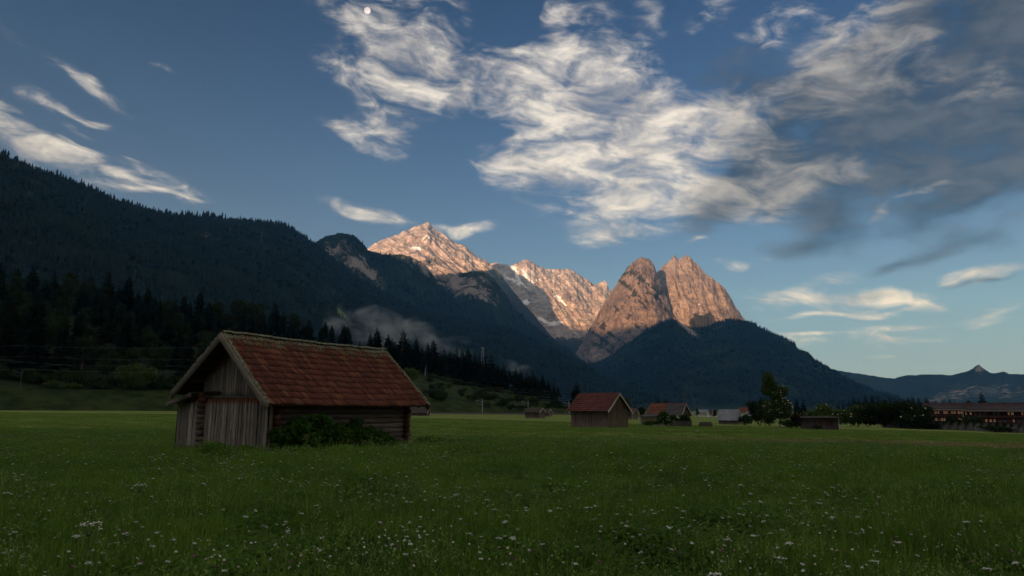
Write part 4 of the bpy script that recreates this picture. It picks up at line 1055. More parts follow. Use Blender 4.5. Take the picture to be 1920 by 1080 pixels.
bank_shrub(310, 205, 5.0, 2.2, 'leaf_dark', 'low dark shrub right of the willow bush', 405, n=900)
bank_shrub(772, 150, 3.4, 3.4, 'leaf', 'bright green rounded bush showing past the roof edge of the barn', 406, 'round_bush', 1800, .16, hz=at(772, 716, 150).z, cat='bush')
for i in range(16):
    bank_shrub(-20 + i * 23 + wr.normal() * 5, 206 + wr.uniform(0, 8), wr.uniform(4, 7), wr.uniform(2.0, 4.2), 'leaf_dark', 'dark undergrowth shrub where the near wood meets the bank', 640 + i, n=700, leaf=.28, group='undergrowth at the foot of the near wood')
sg = 'scrub on the grassy bank beside the railway'
for i in range(78):
    px = wr.uniform(800, 1065); t = wr.random(); R = float(np.interp(px, [780, 1000, 1130], [242, 262, 272])) + t * float(np.interp(px, [780, 960, 1070], [95, 58, 32]))
    bank_shrub(px, R, wr.uniform(2.2, 7.0), wr.uniform(1.0, 3.6), ('leaf', 'leaf_dark', 'leaf_dark', 'leaf_dark')[wr.integers(4)], 'low shrub among the scrub on the grassy bank', 420 + i, n=420, leaf=.26, group=sg)

# ------------------------------------------------------------------ smaller barns and huts
def stripes(name, ca, cb, freq, vec=(1, 1, 0), jitter=0.5):
    """board-like colour variation on far walls"""
    m, n, b = material(name, 0.9, 0.1)
    p = obj_coord(n); f = noise(n, mapping(n, p, (freq, freq, .25)), 1.0, 3, 0.7); g = noise(n, p, 0.8, 4)
    c = mix(n, (f * .7 + g * .3).smooth(.3, .7), ca, cb)
    n.links.new(c, b.inputs['Base Color']); return m
M['board_brown'] = stripes('brown_boards', (0.060, 0.040, 0.034), (0.175, 0.135, 0.115), 7)
M['board_olive'] = stripes('olive_brown_boards', (0.060, 0.046, 0.028), (0.110, 0.088, 0.058), 5)
M['board_pale'] = stripes('pale_boards', (0.15, 0.115, 0.085), (0.34, 0.28, 0.22), 7)
M['board_dark'] = stripes('dark_boards', (0.030, 0.021, 0.020), (0.080, 0.057, 0.053), 6)
M['roof_red'] = plain('far_red_tiles', (0.105, 0.034, 0.028), 0.3, 1.4)
M['roof_orange'] = plain('far_orange_tiles', (0.150, 0.055, 0.034), 0.35, 1.6)
M['roof_grey'] = plain('far_dark_slates', (0.075, 0.066, 0.068), 0.25, 1.5)
M['roof_pale'] = plain('pale_metal_roof', (0.20, 0.22, 0.25), 0.12, 1.0, 0.5, 0.4)
M['roof_dusk'] = plain('dark_red_brown_roof', (0.050, 0.034, 0.034), 0.25, 0.8)
M['roof_wood'] = plain('old_shingles', (0.070, 0.058, 0.050), 0.3, 2.0)
M['trim'] = plain('pale_trim', (0.34, 0.29, 0.25), 0.2)
M['metal'] = plain('galvanised_steel', (0.30, 0.31, 0.33), 0.15, 1.0, 0.55, 0.4)
M['dark_steel'] = plain('dark_steel', (0.06, 0.065, 0.075), 0.2, 1.0, 0.6, 0.3)
M['concrete'] = plain('old_concrete', (0.085, 0.080, 0.076), 0.3, 0.35)
M['plaster'] = plain('white_plaster', (0.62, 0.60, 0.58), 0.06, 1.0)
M['plaster_red'] = plain('red_brown_cladding', (0.070, 0.027, 0.023), 0.3, 0.8)
def ext_poly(poly, d):
    """prism: polygon (list of 3-vectors) swept along d"""
    P_ = [np.array(p, float) for p in poly]; n = len(P_); d = np.array(d, float)
    v = np.array(P_ + [p + d for p in P_]); f = []
    for i in range(n): f.append((i, (i + 1) % n, n + (i + 1) % n, n + i))
    for k in range(1, n - 1): f += [(0, k, k + 1, k + 1), (n, n + k + 1, n + k, n + k)]
    return v, np.array(f)
def obox(o, a, b, c):
    o, a, b, c = (np.array(q, float) for q in (o, a, b, c))
    return ext_poly([o, o + a, o + a + b, o + b], c)
def far_part(name, geos, mat, parent):
    v, f, _ = merge(geos); return link(name, mesh_np(name, v, f), M[mat], parent)
def simple_barn(name, px, R, ang, L, W, hw, hr, label, cat='barn', wall='board_brown', gwall=None, roof='roof_red', ov=0.45, oe=0.55, group=None, split=None, z=None, door=True):
    """near corner at bearing px; the ridge runs away to the left at ang degrees from the picture plane, the gable faces right"""
    p = on_ground(px, R)
    if z is not None: p.z = z
    o = thing(name, p, label, cat, group)
    b = az_el(px, 790)[0]; A = math.radians(180 - ang) - b
    eL = np.array([math.cos(A), math.sin(A), 0]); eW = np.array([math.cos(A - math.pi / 2), math.sin(A - math.pi / 2), 0]); Z = np.array([0, 0, 1.0])
    rg = np.random.default_rng(int(px))
    def wallboards(base, e, length, out, top):
        g, s, w = [], 0.0, max(0.18, length / 26)
        while s < length - 1e-6:
            ww = min(w * rg.uniform(.75, 1.25), length - s); q = rg.uniform(0, .03)
            h = [top(s), top(s + ww)]
            g.append(ext_poly([base + e * s - out * q - Z * .3, base + e * (s + ww - .012) - out * q - Z * .3, base + e * (s + ww - .012) - out * q + Z * h[1], base + e * s - out * q + Z * h[0]], out * 0.06)); s += ww
        return g
    O = np.zeros(3); gtop = lambda s: hw + (hr - hw) * (1 - abs(s - W / 2) / (W / 2)) - .04
    far_part('side_wall', wallboards(O, eL, L, eW, lambda s: hw) + wallboards(O + eW * (W - .06), eL, L, eW, lambda s: hw), wall, o)
    far_part('gable_wall', wallboards(O, eW, W, eL, gtop) + wallboards(O + eL * (L - .06), eW, W, eL, gtop), gwall or wall, o)
    slope = (hr - hw) / (W / 2)
    R0, R1 = O - eL * ov + Z * (hr + .05) + eW * W / 2, O + eL * (L + ov) + Z * (hr + .05) + eW * W / 2
    for sgn, nm in ((-1, 'roof_slope'), (1, 'roof_slope')):
        d = eW * sgn * (W / 2 + oe) - Z * slope * (W / 2 + oe)
        nrm = np.cross(R1 - R0, d); nrm /= np.linalg.norm(nrm); nrm *= np.sign(nrm[2])
        segs = [(0, 1, roof)] if not split else [(0, split[0], split[1]), (split[0], 1, roof)]
        for a0, a1, mt in segs:
            g, k = [], 9
            for i in range(k):                    # overlapping courses
                q0, q1 = d * (i / k), d * ((i + 1.06) / k)
                pa, pb = R0 + (R1 - R0) * a0, R0 + (R1 - R0) * a1
                g.append(ext_poly([pa + q0, pb + q0, pb + q1 + nrm * .045, pa + q1 + nrm * .045], nrm * .05))
            far_part(nm, g, mt, o)
        for e0 in (R0, R1):
            far_part('bargeboard', [ext_poly([e0 - Z * .26, e0 + Z * .06, e0 + d + Z * .06, e0 + d - Z * .26], eL * .05 * (-1 if e0 is R0 else 1))], 'trim', o)
    far_part('ridge_cap', [ext_poly([R0 - eW * .14 - Z * .04, R0 + Z * .09, R0 + eW * .14 - Z * .04], R1 - R0)], roof, o)
    if door: far_part('hay_door', [ext_poly([eW * (W * .5 - .7) - eL * .05 + Z * hw * .80, eW * (W * .5 + .8) - eL * .05 + Z * hw * .80, eW * (W * .5 + .8) - eL * .05 + Z * hw * .88, eW * (W * .5 - .7) - eL * .05 + Z * hw * .88], -eL * .06)], gwall or wall, o)
    return o, eL, eW
simple_barn('hay_barn', 1140, 98, 31, 6.2, 5.6, 2.65, 4.75, 'mid-size hay barn with dull red roof standing alone in the middle field', 'barn', 'board_brown', 'board_olive', 'roof_red', 0.4, 0.6)
simple_barn('hay_hut', 1011, 190, 24, 4.3, 4.0, 1.75, 2.85, 'small dark hut with grey shingle roof at the far edge of the field', 'hut', 'board_brown', None, 'roof_wood', .2, .35)
simple_barn('hay_hut', 1028, 214, 24, 3.2, 2.6, 1.4, 2.3, 'tiny hut peeping out behind the small grey-roofed hut', 'hut', 'board_brown', None, 'roof_wood', .2, .3, door=False)
simple_barn('hay_hut', 800, 190, 12, 6.5, 4.0, 0.9, 2.2, 'low grey hut half hidden behind the right end of the big barn', 'hut', 'board_brown', None, 'roof_wood', .2, .4, door=False)
simple_barn('hay_hut', 1186, 205, 24, 5.0, 4.0, 1.8, 3.0, 'small red-roofed hut just behind the mid-size hay barn', 'hut', 'board_brown', None, 'roof_red', .2, .4, door=False)
b3, eL, eW = simple_barn('hay_barn', 1276, 140, 22, 6.9, 5.0, 2.2, 4.3, 'hay barn with half orange half slate roof behind the flowering elder', 'barn', 'board_pale', 'board_brown', 'roof_orange', 0.35, 0.5, None, (0.52, 'roof_grey'))
Z = np.array([0, 0, 1.0])
far_part('lean_to_roof', [ext_poly([eL * 4.2 - eW * .3 + Z * 2.25, eL * 7.5 - eW * .3 + Z * 2.25, eL * 8.0 - eW * 2.0 + Z * 1.75, eL * 4.2 - eW * 2.0 + Z * 1.75], Z * .08)], 'roof_grey', b3)
far_part('lean_to_wall', [obox(eL * (4.4 + i * .22) - eW * (1.7 + .02 * (i % 3)) - Z * .3, eL * .205, Z * 2.05, eW * .05) for i in range(15)], 'board_pale', b3)
simple_barn('hay_hut', 1384, 190, 8, 4.9, 4.0, 1.35, 3.75, 'dark hut with a tall pale grey metal roof', 'hut', 'board_brown', None, 'roof_pale', .25, .35)
simple_barn('house', 1412, 300, 10, 6.0, 7, 2.6, 4.2, 'far house with red roof behind the round bush', 'house', 'plaster', None, 'roof_orange', .3, .4, door=False)
simple_barn('shed', 1421, 240, 8, 3.6, 3.5, 1.3, 2.4, 'low shed with pale violet roof beside the bushes', 'shed', 'board_brown', None, 'roof_pale', .2, .3, door=False)
simple_barn('house', 1326, 420, 12, 7.0, 7, 4.0, 5.8, 'far white house beyond the slate-roofed barn', 'house', 'plaster', None, 'roof_pale', .3, .4, door=False)
simple_barn('house', 1340, 460, 14, 6.0, 7, 3.0, 5.0, 'farther white house behind the first white one', 'house', 'plaster', None, 'roof_red', .3, .4, door=False)
# plank shed in front of the hedge
p = on_ground(1572, 140); o = thing('plank_shed', p, 'low dark plank shed with flat roof in front of the hedge', 'shed')
b = az_el(1572, 790)[0]; A = math.pi - b; e = np.array([math.cos(A), math.sin(A), 0]); w_ = np.array([-e[1], e[0], 0]) * -1
far_part('front_wall', [obox(e * (i * .262) + w_ * .02 * (i % 2) - Z * .3, e * .25, Z * 2.45, w_ * .05) for i in range(24)], 'board_dark', o)
far_part('side_wall', [obox(w_ * (i * .26) - Z * .3, w_ * .25, Z * 2.4, e * .05) for i in range(10)], 'board_brown', o)
far_part('back_wall', [obox(w_ * 2.6 - Z * .3, e * 6.3, Z * 2.5, w_ * .05)], 'board_brown', o)
far_part('roof', [ext_poly([-e * .15 - w_ * .15 + Z * 2.16, e * 6.45 - w_ * .15 + Z * 2.16, e * 6.45 + w_ * 2.8 + Z * 2.3, -e * .15 + w_ * 2.8 + Z * 2.3], Z * .07)], 'roof_wood', o)
far_part('corner_post', [obox(-e * .1 - w_ * .04 - Z * .3, e * .12, Z * 2.5, w_ * .1)], 'trim', o)
# low wall and pile beside the barn with the mixed roof
p = on_ground(1297, 132); o = thing('garden_wall', p, 'low grey board wall in front of the barn with the mixed roof', 'wall')
b = az_el(1297, 790)[0]; e = np.array([-math.cos(b), math.sin(b), 0]); w_ = np.array([math.sin(b), math.cos(b), 0])
for i in range(4): far_part('board', [obox(Z * (i * .26 + .02), e * 4.0, Z * .24, w_ * .07)], 'concrete', o)
p = on_ground(1322, 138); rg = np.random.default_rng(5)
pile = thing('log_pile', p, 'low dark woodpile in the field right of the barn with the mixed roof', 'woodpile')
for i in range(9):
    q = link('log', mesh_np('log', *wobbly_log(2.2, .17, 2, 7, rg)[:2], True), M['bark'], pile); q.location = (-1.1 + rg.normal() * .1, -.6 + .34 * (i % 4) + .17 * (i // 4), .16 + .28 * (i // 4))

# ------------------------------------------------------------------ long buildings on the right
def glow_window():
    m, n, b = material('reflection_glow_pane', 0.3, 0.5)
    b.inputs['Base Color'].default_value = (0.25, 0.12, 0.06, 1)
    b.inputs['Emission Color'].default_value = (1.0, 0.46, 0.22, 1); b.inputs['Emission Strength'].default_value = 0.05  # faint glow stands in for warm reflections on the panes
    return m
M['pane_glow'] = glow_window(); M['pane_dark'] = plain('dark_pane', (0.03, 0.035, 0.045), .1, 1, .15, .5)
def long_house(px0, px1, R, label, zr, ze, zb, lit, win_cols, rows, end_white):
    p0, p1 = at(px0, 785, R), at(px1, 785, R); base = at(px0, zb, R).z
    o = thing('long_house', (p0.x, p0.y, base), label, 'building')
    d = np.array([p1.x - p0.x, p1.y - p0.y, 0]); Ln = np.linalg.norm(d); e = d / Ln; w_ = np.array([-e[1], e[0], 0]); w_ = w_ if w_[1] > 0 else -w_
    he, hr = at(px0, ze, R).z - base, at(px0, zr, R).z - base
    far_part('wall', [obox(-Z * 2, e * Ln, Z * (he + 2), w_ * 9)], 'plaster_red', o)
    far_part('end_wall', [obox(-e * .12 - Z * 2, e * .1, Z * (he + 2), w_ * 9)], 'plaster' if end_white else 'plaster_red', o)
    ro = -e * .8 - w_ * 1.3; 
    far_part('roof_slope', [ext_poly([ro + Z * (he - .1), ro + e * (Ln + 1.6) + Z * (he - .1), e * (Ln + .8) + w_ * 4.5 + Z * hr, -e * .8 + w_ * 4.5 + Z * hr], Z * .18)], 'roof_dusk', o)
    far_part('roof_slope', [ext_poly([-e * .8 + w_ * 4.5 + Z * hr, e * (Ln + .8) + w_ * 4.5 + Z * hr, e * (Ln + .8) + w_ * 10.2 + Z * (he - .1), -e * .8 + w_ * 10.2 + Z * (he - .1)], Z * .18)], 'roof_dusk', o)
    far_part('gutter', [obox(ro + Z * (he - .18) - w_ * .12, e * (Ln + 1.6), Z * .22, w_ * .12)], 'trim', o)
    fh = he / rows
    for r in range(rows):
        far_part('balcony', [obox(-w_ * .9 + Z * (r * fh + .02), e * Ln, Z * .16, w_ * .9)], 'plaster_red', o)
        far_part('balcony_rail', [obox(-w_ * .9 + Z * (r * fh + .18) + e * (q * Ln / 40), e * (Ln / 40 - .12), Z * .62, w_ * .06) for q in range(40)], 'plaster_red', o)
        for c in range(win_cols):
            if wr.random() < .12: continue
            x = Ln * (c + .5) / win_cols + wr.normal() * .12; ww = .32 + .2 * wr.random()
            wn = far_part('window', [obox(e * (x - ww * .5 - .08) - w_ * .08 + Z * (r * fh + .85), e * (ww + .16), Z * (fh - 1.25), w_ * .07)], 'trim', o)
            c_ = obox(e * (x - ww * .5) - w_ * .11 + Z * (r * fh + .92), e * ww, Z * (fh - 1.4), w_ * .05)
            link('pane', mesh_np('pane', *c_), M['pane_glow'] if wr.random() < lit else M['pane_dark'], wn)
    return o, e, w_, Ln, he, hr
o, e, w_, Ln, he, hr = long_house(1737, 1806, 260, 'two-storey red-brown house with rows of warm reflecting windows right of the hedge', 756, 768, 794, .85, 13, 2, True)
far_part('solar_strip', [obox(w_ * 2.2 + Z * (he + (hr - he) * .60) + e * .2, e * 5.5, Z * .12, w_ * .5)], 'roof_pale', o)
o, e, w_, Ln, he, hr = long_house(1808, 1990, 262, 'longer dark house with few warm windows at the right edge', 756, 770, 796, .35, 20, 2, True)
far_part('chimney', [obox(e * 1.0 + w_ * 4 + Z * (hr - .4), e * .8, Z * 1.2, w_ * .8)], 'plaster_red', o)
# wall in front of them, section by section
p0 = on_ground(1655, 186); o = thing('boundary_wall', p0, 'long grey concrete boundary wall below the long houses', 'wall')
for i in range(24):
    q0, q1 = on_ground(1655 + i * 14, 186 - i * .8), on_ground(1655 + (i + 1) * 14 - .6, 186 - (i + 1) * .8)
    a_, b_ = np.array(q0 - p0), np.array(q1 - p0)
    far_part('wall_panel', [ext_poly([a_ - Z * .3, b_ - Z * .3, b_ + Z * 1.75, a_ + Z * (1.75 + .03 * (i % 2))], (0, .25, 0))], 'concrete', o)

# ------------------------------------------------------------------ trees and bushes of the valley floor
def blossoms(parent, lobes, n, size, seed, zmin=0.0):
    rng = np.random.default_rng(seed); lob = np.array(lobes, float); k = rng.integers(0, len(lob), n)
    d = rng.normal(size=(n, 3)); d[:, 1] = -np.abs(d[:, 1]); d[:, 2] = np.abs(d[:, 2]) * .8 - .25; d /= np.linalg.norm(d, axis=1)[:, None]
    c = lob[k, :3] + d * lob[k, 3:] * 1.06
    g = []
    for q in c:
        for j in range(4):
            o_ = q + rng.normal(size=3) * size * .5; a1 = np.array([1, 0, 0]) * size * rng.uniform(.5, 1); a2 = np.array([0, .8, .6]) * size * rng.uniform(.4, .8)
            g.append(quads(o_[None], a1[None], a2[None], np.array([.5])))
    v, f, a = merge(g)
    link('blossoms', mesh_np('blossoms', v, f), M['blossom'], parent, kind='stuff')
def big_bush(name, px, R, w, h, mat, label, seed, n=3000, leaf=.22, flowers=0, cat='bush', group=None, fl=.16):
    rng = np.random.default_rng(seed); p = on_ground(px, R)
    lob = [((rng.random() - .5) * w * .7, (rng.random() - .5) * w * .4, h * (.25 + .5 * rng.random()), w * .2, w * .18, h * .2) for _ in range(9)] + [(0, 0, h * .42, w * .34, w * .28, h * .38)]
    o = shrub(name, p, lob, n, leaf, label, cat, mat, seed, group)
    if flowers: blossoms(o, lob, (flowers + 1) // 2, fl * .8, seed)
    return o
def gtree(name, px, R, top, meshes, base_h, mat, label, wscale=1.0, group=None, cat='tree'):
    p = on_ground(px, R); h = CAMZ + R * az_el(px, top)[1] - p.z; s = h / base_h
    return tree(name, meshes, p, (s * wscale, s * wscale, s), label, cat, group, mat)
# the flowering elder tree
rng = np.random.default_rng(61); p = on_ground(1460, 150)
tall = [(-1.6, 0, 9.6, 1.25, 1.2, 1.5), (-1.2, .3, 8.2, 1.55, 1.4, 1.3), (-2.2, -.1, 7.2, 1.1, 1.1, .9), (.9, -.2, 7.1, 1.5, 1.3, 1.2), (-.2, 0, 6.4, 1.6, 1.5, 1.3), (-1.9, 0, 4.2, 1.2, 1.2, .9), (.3, -.3, 4.6, 2.2, 1.7, 1.4), (1.7, .2, 3.9, 1.3, 1.2, 1.1), (-.9, -.2, 2.9, 1.9, 1.6, 1.2), (1.0, -.2, 2.6, 1.9, 1.6, 1.1), (-2.4, .2, 5.0, .6, .6, .5)]
o = thing('elder_tree', p, 'tall elder tree dotted with cream blossoms in the right-hand field', 'tree')
v, f, a = leaf_cloud(rng, tall, 11000, .21, .35); link('crown', mesh_np('crown', v, f, False, {'rnd': a}), M['leaf'], o, kind='stuff')
tr = [tube([(.25, 0, -.2), (.3, 0, 1.6), (0, 0, 4.5), (-1.3, 0, 9)], [.28, .22, .16, .05])] + [tube([(.2, 0, 2.2), (q[0] * .6, q[1] * .6, q[2] - .8), q[:3]], [.12, .07, .02], 5) for q in tall[2:10]]
tv_, tf_, _ = merge(tr); link('trunk', mesh_np('trunk', tv_, tf_, True), M['pale_bark'], o)
blossoms(o, tall[3:10], 60, .09, 62)
big_bush('elder_bush', 1250, 130, 4.2, 3.0, 'elder', 'rounded elder bush with white flower heads before the mixed-roof barn', 63, 2600, .15, 34, 'bush', None, .13)
big_bush('dark_bush', 1278, 134, 3.6, 2.5, 'leaf_dark', 'dark bush right of the flowering elder bush', 64, 1800, .16)
big_bush('low_bush', 1222, 131, 3.4, 1.1, 'elder', 'low rusty green bush at the foot of the pale board wall', 65, 900, .14)
big_bush('round_bush', 1397, 183, 3.9, 3.2, 'leaf_dark', 'round clipped-looking bush right of the pale-roofed hut', 66, 1800, .18)
big_bush('green_bush', 1424, 170, 6.6, 7.0, 'leaf_dark', 'tall dark bush left of the flowering elder tree', 67, 2600, .26)
big_bush('green_bush', 1443, 158, 5.0, 4.2, 'leaf_dark', 'bush at the left foot of the flowering elder tree', 671, 2200, .22)
big_bush('copper_bush', 1502, 147, 4.6, 3.4, 'copper', 'dark copper-leaved bush left of the plank shed', 68, 1800, .2)
big_bush('low_bush', 1480, 146, 4.5, 2.0, 'leaf_dark', 'low dark bush under the flowering elder tree', 681, 1300, .2)
big_bush('low_bush', 1531, 138, 2.2, 1.1, 'leaf_dark', 'small bush against the front of the plank shed', 682, 700, .13)
for i, (px, top, w, fl, R) in enumerate(((1530, 762, 9, 10, 176), (1558, 752, 8.5, 24, 178), (1592, 755, 9, 30, 180), (1625, 750, 10, 8, 180), (1655, 751, 10, 0, 181), (1690, 747, 11, 4, 178), (1718, 755, 8.5, 18, 176))):
    h = (CAMZ + R * az_el(px, top)[1]) - on_ground(px, R).z
    big_bush('hedge_bush', px, R, w, h, 'leaf_dark' if i > 2 else 'leaf', ['first bush of the tall hedge right of the elder tree', 'second bush of the hedge with cream blossoms on top', 'third bush of the hedge covered in cream blossoms', 'fourth bush of the hedge behind the plank shed end', 'fifth and darkest bush of the hedge', 'tallest dark bush near the hedge end', 'last bush of the hedge beside the house with warm windows'][i], 70 + i, 3000, .30, fl, 'bush', 'bushes of the tall hedge', .2)
big_bush('dark_bush', 1786, 183, 5.0, 3.6, 'leaf_dark', 'dark bush in front of the house with warm windows', 83, 1500, .2)
big_bush('dark_bush', 1822, 178, 5.0, 3.8, 'leaf_dark', 'dark bush in front of the gap between the long houses', 84, 1500, .2)
big_bush('low_bush', 1750, 181, 7.0, 1.6, 'leaf_dark', 'low dark bush at the left end of the boundary wall', 85, 1200, .2)
big_bush('low_bush', 1870, 172, 9.0, 1.5, 'leaf_dark', 'low dark bush along the boundary wall near the right edge', 86, 1200, .2)
gtree('spruce_tree', 1496, 215, 744, SPR[0], 25, 'spruce', 'slim spruce just right of the flowering elder tree', 1.3)
gtree('spruce_tree', 1508, 218, 745, SPR[2], 25, 'spruce', 'second slim spruce right of the flowering elder tree', 1.2)
gtree('spruce_tree', 1846, 310, 734, SPR[2], 25, 'spruce', 'tall dark spruce rising behind the long dark house', 1.5)
gtree('broadleaf_tree', 1882, 315, 752, BRD[1], 16, 'leaf_dark', 'rounded tree behind the long house right of the tall spruce', 1.5)
gtree('broadleaf_tree', 1825, 315, 754, BRD[0], 16, 'leaf_dark', 'rounded tree behind the long house left of the tall spruce', 1.3)
gtree('broadleaf_tree', 1177, 190, 746, BRD[0], 16, 'leaf', 'green tree showing behind the right gable of the mid-size barn', .8)
gtree('broadleaf_tree', 1204, 210, 762, BRD[1], 16, 'leaf_dark', 'rounded tree between the two middle barns', 1.2)
gtree('spruce_tree', 1236, 250, 746, SPR[2], 25, 'spruce', 'dark conifer behind the left half of the mixed-roof barn', 2.2)
gtree('spruce_tree', 1250, 250, 747, SPR[0], 25, 'spruce', 'second conifer behind the mixed-roof barn', 2.2)
gtree('broadleaf_tree', 1308, 260, 766, BRD[2], 16, 'leaf', 'small green tree right of the mixed-roof barn', 1.2)
gtree('broadleaf_tree', 1341, 300, 769, BRD[0], 16, 'leaf_dark', 'small dark tree left of the pale-roofed hut', 1.3)
for i in range(30):
    px = 1560 + i * 8.0 + wr.normal() * 3; R = 520 + wr.uniform(-40, 60)
    gtree('spruce_tree', px, R, float(np.interp(px, [1560, 1640, 1700, 1760, 1800], [752, 744, 745, 748, 753])) + wr.normal() * 3.5, SPR[wr.integers(3)], 25, 'spruce', ['distant dark spruce above the first half of the hedge', 'distant dark spruce above the second half of the hedge', 'distant dark spruce above the house with warm windows'][0 if px < 1630 else 1 if px < 1735 else 2], 1.25, 'distant spruces above the hedge')

# ------------------------------------------------------------------ masts, wires, pylon, posts
def pole(name, px, R, top, label, cat='mast', arm=True, hz=None, r=.13, mat='metal', group=None):
    a = bearing(px); z = (hill_z(a, R) if hz is None else hz); h = CAMZ + R * az_el(px, top)[1] - z
    o = thing(name, (R * math.sin(a), R * math.cos(a), z), label, cat, group)
    v, f = tube([(0, 0, -.3), (0, 0, h)], [r, r * .8], 8); link('post', mesh_np('post', v, f, True), M[mat], o)
    if arm:
        v, f, _ = merge([tube([(0, 0, h * .78), (-2.2, 0, h * .93)], [.05, .05], 5), tube([(0, 0, h * .62), (-2.0, 0, h * .72), (-2.2, 0, h * .93)], [.04, .04, .03], 5)])
        link('bracket_arm', mesh_np('bracket_arm', v, f, True), M[mat], o)
    return o, h
MASTS = [pole('railway_mast', 905, 238, 748, 'pale railway mast standing on the bank left of the small hut'), pole('railway_mast', 990, 246, 751, 'railway mast rising behind the small grey-roofed hut'), pole('railway_mast', 1066, 244, 752, 'railway mast close to the left eave of the mid-size barn'),
         pole('railway_mast', 41, 199, 692, 'thin dark railway mast in front of the wood at the far left', mat='dark_steel', r=.08, hz=at(41, 729, 199).z)]
def wire(pts, label, r=.008, group='overhead wires along the railway'):
    P_ = []
    for a_, b_ in zip(pts[:-1], pts[1:]):
        for k in range(8): t = k / 8; P_.append(a_.lerp(b_, t) - Vector((0, 0, .35 * 4 * t * (1 - t))))
    P_.append(pts[-1]); v, f = tube([tuple(q) for q in P_], [r] * len(P_), 4)
    link('overhead_wire', mesh_np('overhead_wire', v, f, True), M['metal'], label=label, category='wire', group=group)
for k, (y0, y1, y2, lb) in enumerate(((648, 652, 660, 'faint topmost overhead wire crossing the dark wood'), (668, 674, 684, 'upper of the three close overhead wires before the wood'), (680, 686, 695, 'middle of the three close overhead wires before the wood'), (692, 697, 705, 'lowest overhead wire before the wood'))):
    wire([at(-260, y0 - 3, 199), at(41, y0, 199), at(340, y1, 200), at(620, y2, 215), at(905, 722 + 6 * k, 236), at(1066, 736 + 5 * k, 243)], lb)
# track
g = []
for s in (-.75, .75):
    P_ = [at(px, 776.0, 1) for px in (560, 760, 905, 990, 1066, 1140)]
    P_ = []
    for px, R in ((520, 205), (760, 226), (905, 234), (990, 240), (1066, 243), (1200, 246)):
        q = on_ground(px, R + s); P_.append((q.x, q.y, q.z + .42))
    v, f = tube(P_, [.07] * len(P_), 4); g.append((v, f))
trk = thing('railway_track', on_ground(905, 234), 'low railway track running along the far edge of the field', 'railway')
for v, f in g: q = link('rail', mesh_np('rail', v, f), M['dark_steel'], None); q.parent = trk; q.matrix_parent_inverse = Matrix.Translation(-trk.location)
pts = [on_ground(px, R) for px, R in ((520, 205), (760, 226), (905, 234), (990, 240), (1066, 243), (1200, 246))]
bv = []
for q in pts:
    d = Vector((q.x, q.y, 0)).normalized()
    for off, hh2 in ((-2.4, -.1), (-1.5, .32), (1.5, .32), (2.4, -.1)): bv.append(tuple(q + d * off + Vector((0, 0, hh2)) - trk.location))
q = link('ballast', mesh_np('ballast', bv, grid_faces(len(pts), 4)), M['bark'], trk)
# pylon
p = on_ground(1284, 330); zb = p.z; h = CAMZ + 330 * az_el(1284, 732)[1] - zb
o = thing('pylon', p, 'dark lattice pylon rising behind the mixed-roof barn', 'pylon'); g = []
for sx in (-1, 1):
    for sy in (-1, 1): g.append(tube([(sx * .9, sy * .9, 0), (sx * .22, sy * .22, h * .8), (0, 0, h)], [.09, .07, .04], 4))
for i in range(9):
    z0, z1 = h * i / 11, h * (i + 1) / 11; w0, w1 = .9 - .075 * i, .9 - .075 * (i + 1)
    for s in (-1, 1): g += [tube([(-w0 * s, -w0, z0), (w1 * s, -w1, z1)], [.05, .05], 4), tube([(w0 * s, w0, z0), (-w1 * s, w1, z1)], [.05, .05], 4)]
v, f, _ = merge(g); link('lattice', mesh_np('lattice', v, f), M['dark_steel'], o)
for zf, w in ((.66, 2.3), (.8, 1.8), (.92, 1.2)):
    v, f, _ = merge([tube([(-w, 0, h * zf), (0, 0, h * zf + .35), (w, 0, h * zf)], [.06, .09, .06], 4), tube([(-w, 0, h * zf), (w, 0, h * zf)], [.06, .06], 4)]); link('cross_arm', mesh_np('cross_arm', v, f), M['dark_steel'], o)
# cable-car support on the slope
p = at(905, 674, 1500); o = thing('cableway_tower', p, 'faint pale cableway tower on the wooded slope above the spruces', 'tower')
hh3 = 1500 * (az_el(905, 652)[1] - az_el(905, 674)[1]); v, f, _ = merge([tube([(s * 3.2, 0, -12), (s * .8, 0, hh3)], [.7, .5], 5) for s in (-1, 1)]); link('legs', mesh_np('legs', v, f), M['metal'], o)
v, f = tube([(-4, 0, hh3), (4, 0, hh3)], [.6, .6], 5); link('crossbar', mesh_np('crossbar', v, f), M['metal'], o)
# little marker post in the field
p = on_ground(1307, 55); o = thing('marker_post', p, 'short marker post with a pale knob standing alone in the field', 'post')
v, f = tube([(0, 0, -.1), (0, 0, .42)], [.03, .03], 6); link('post', mesh_np('post', v, f), M['bark'], o)
q = link('knob', mesh_np('knob', *stone_np(rb, (.06, .06, .07))), M['trim'], o); q.location = (0, 0, .46)
for px, R, top, lb in ((1332, 190, 767, 'thin pale pole left of the pale-roofed hut'), (1183, 200, 765, 'thin pole beside the small red-roofed hut')):
    p = on_ground(px, R); pole('pole', px, R, top, lb, 'pole', False, p.z, .07)

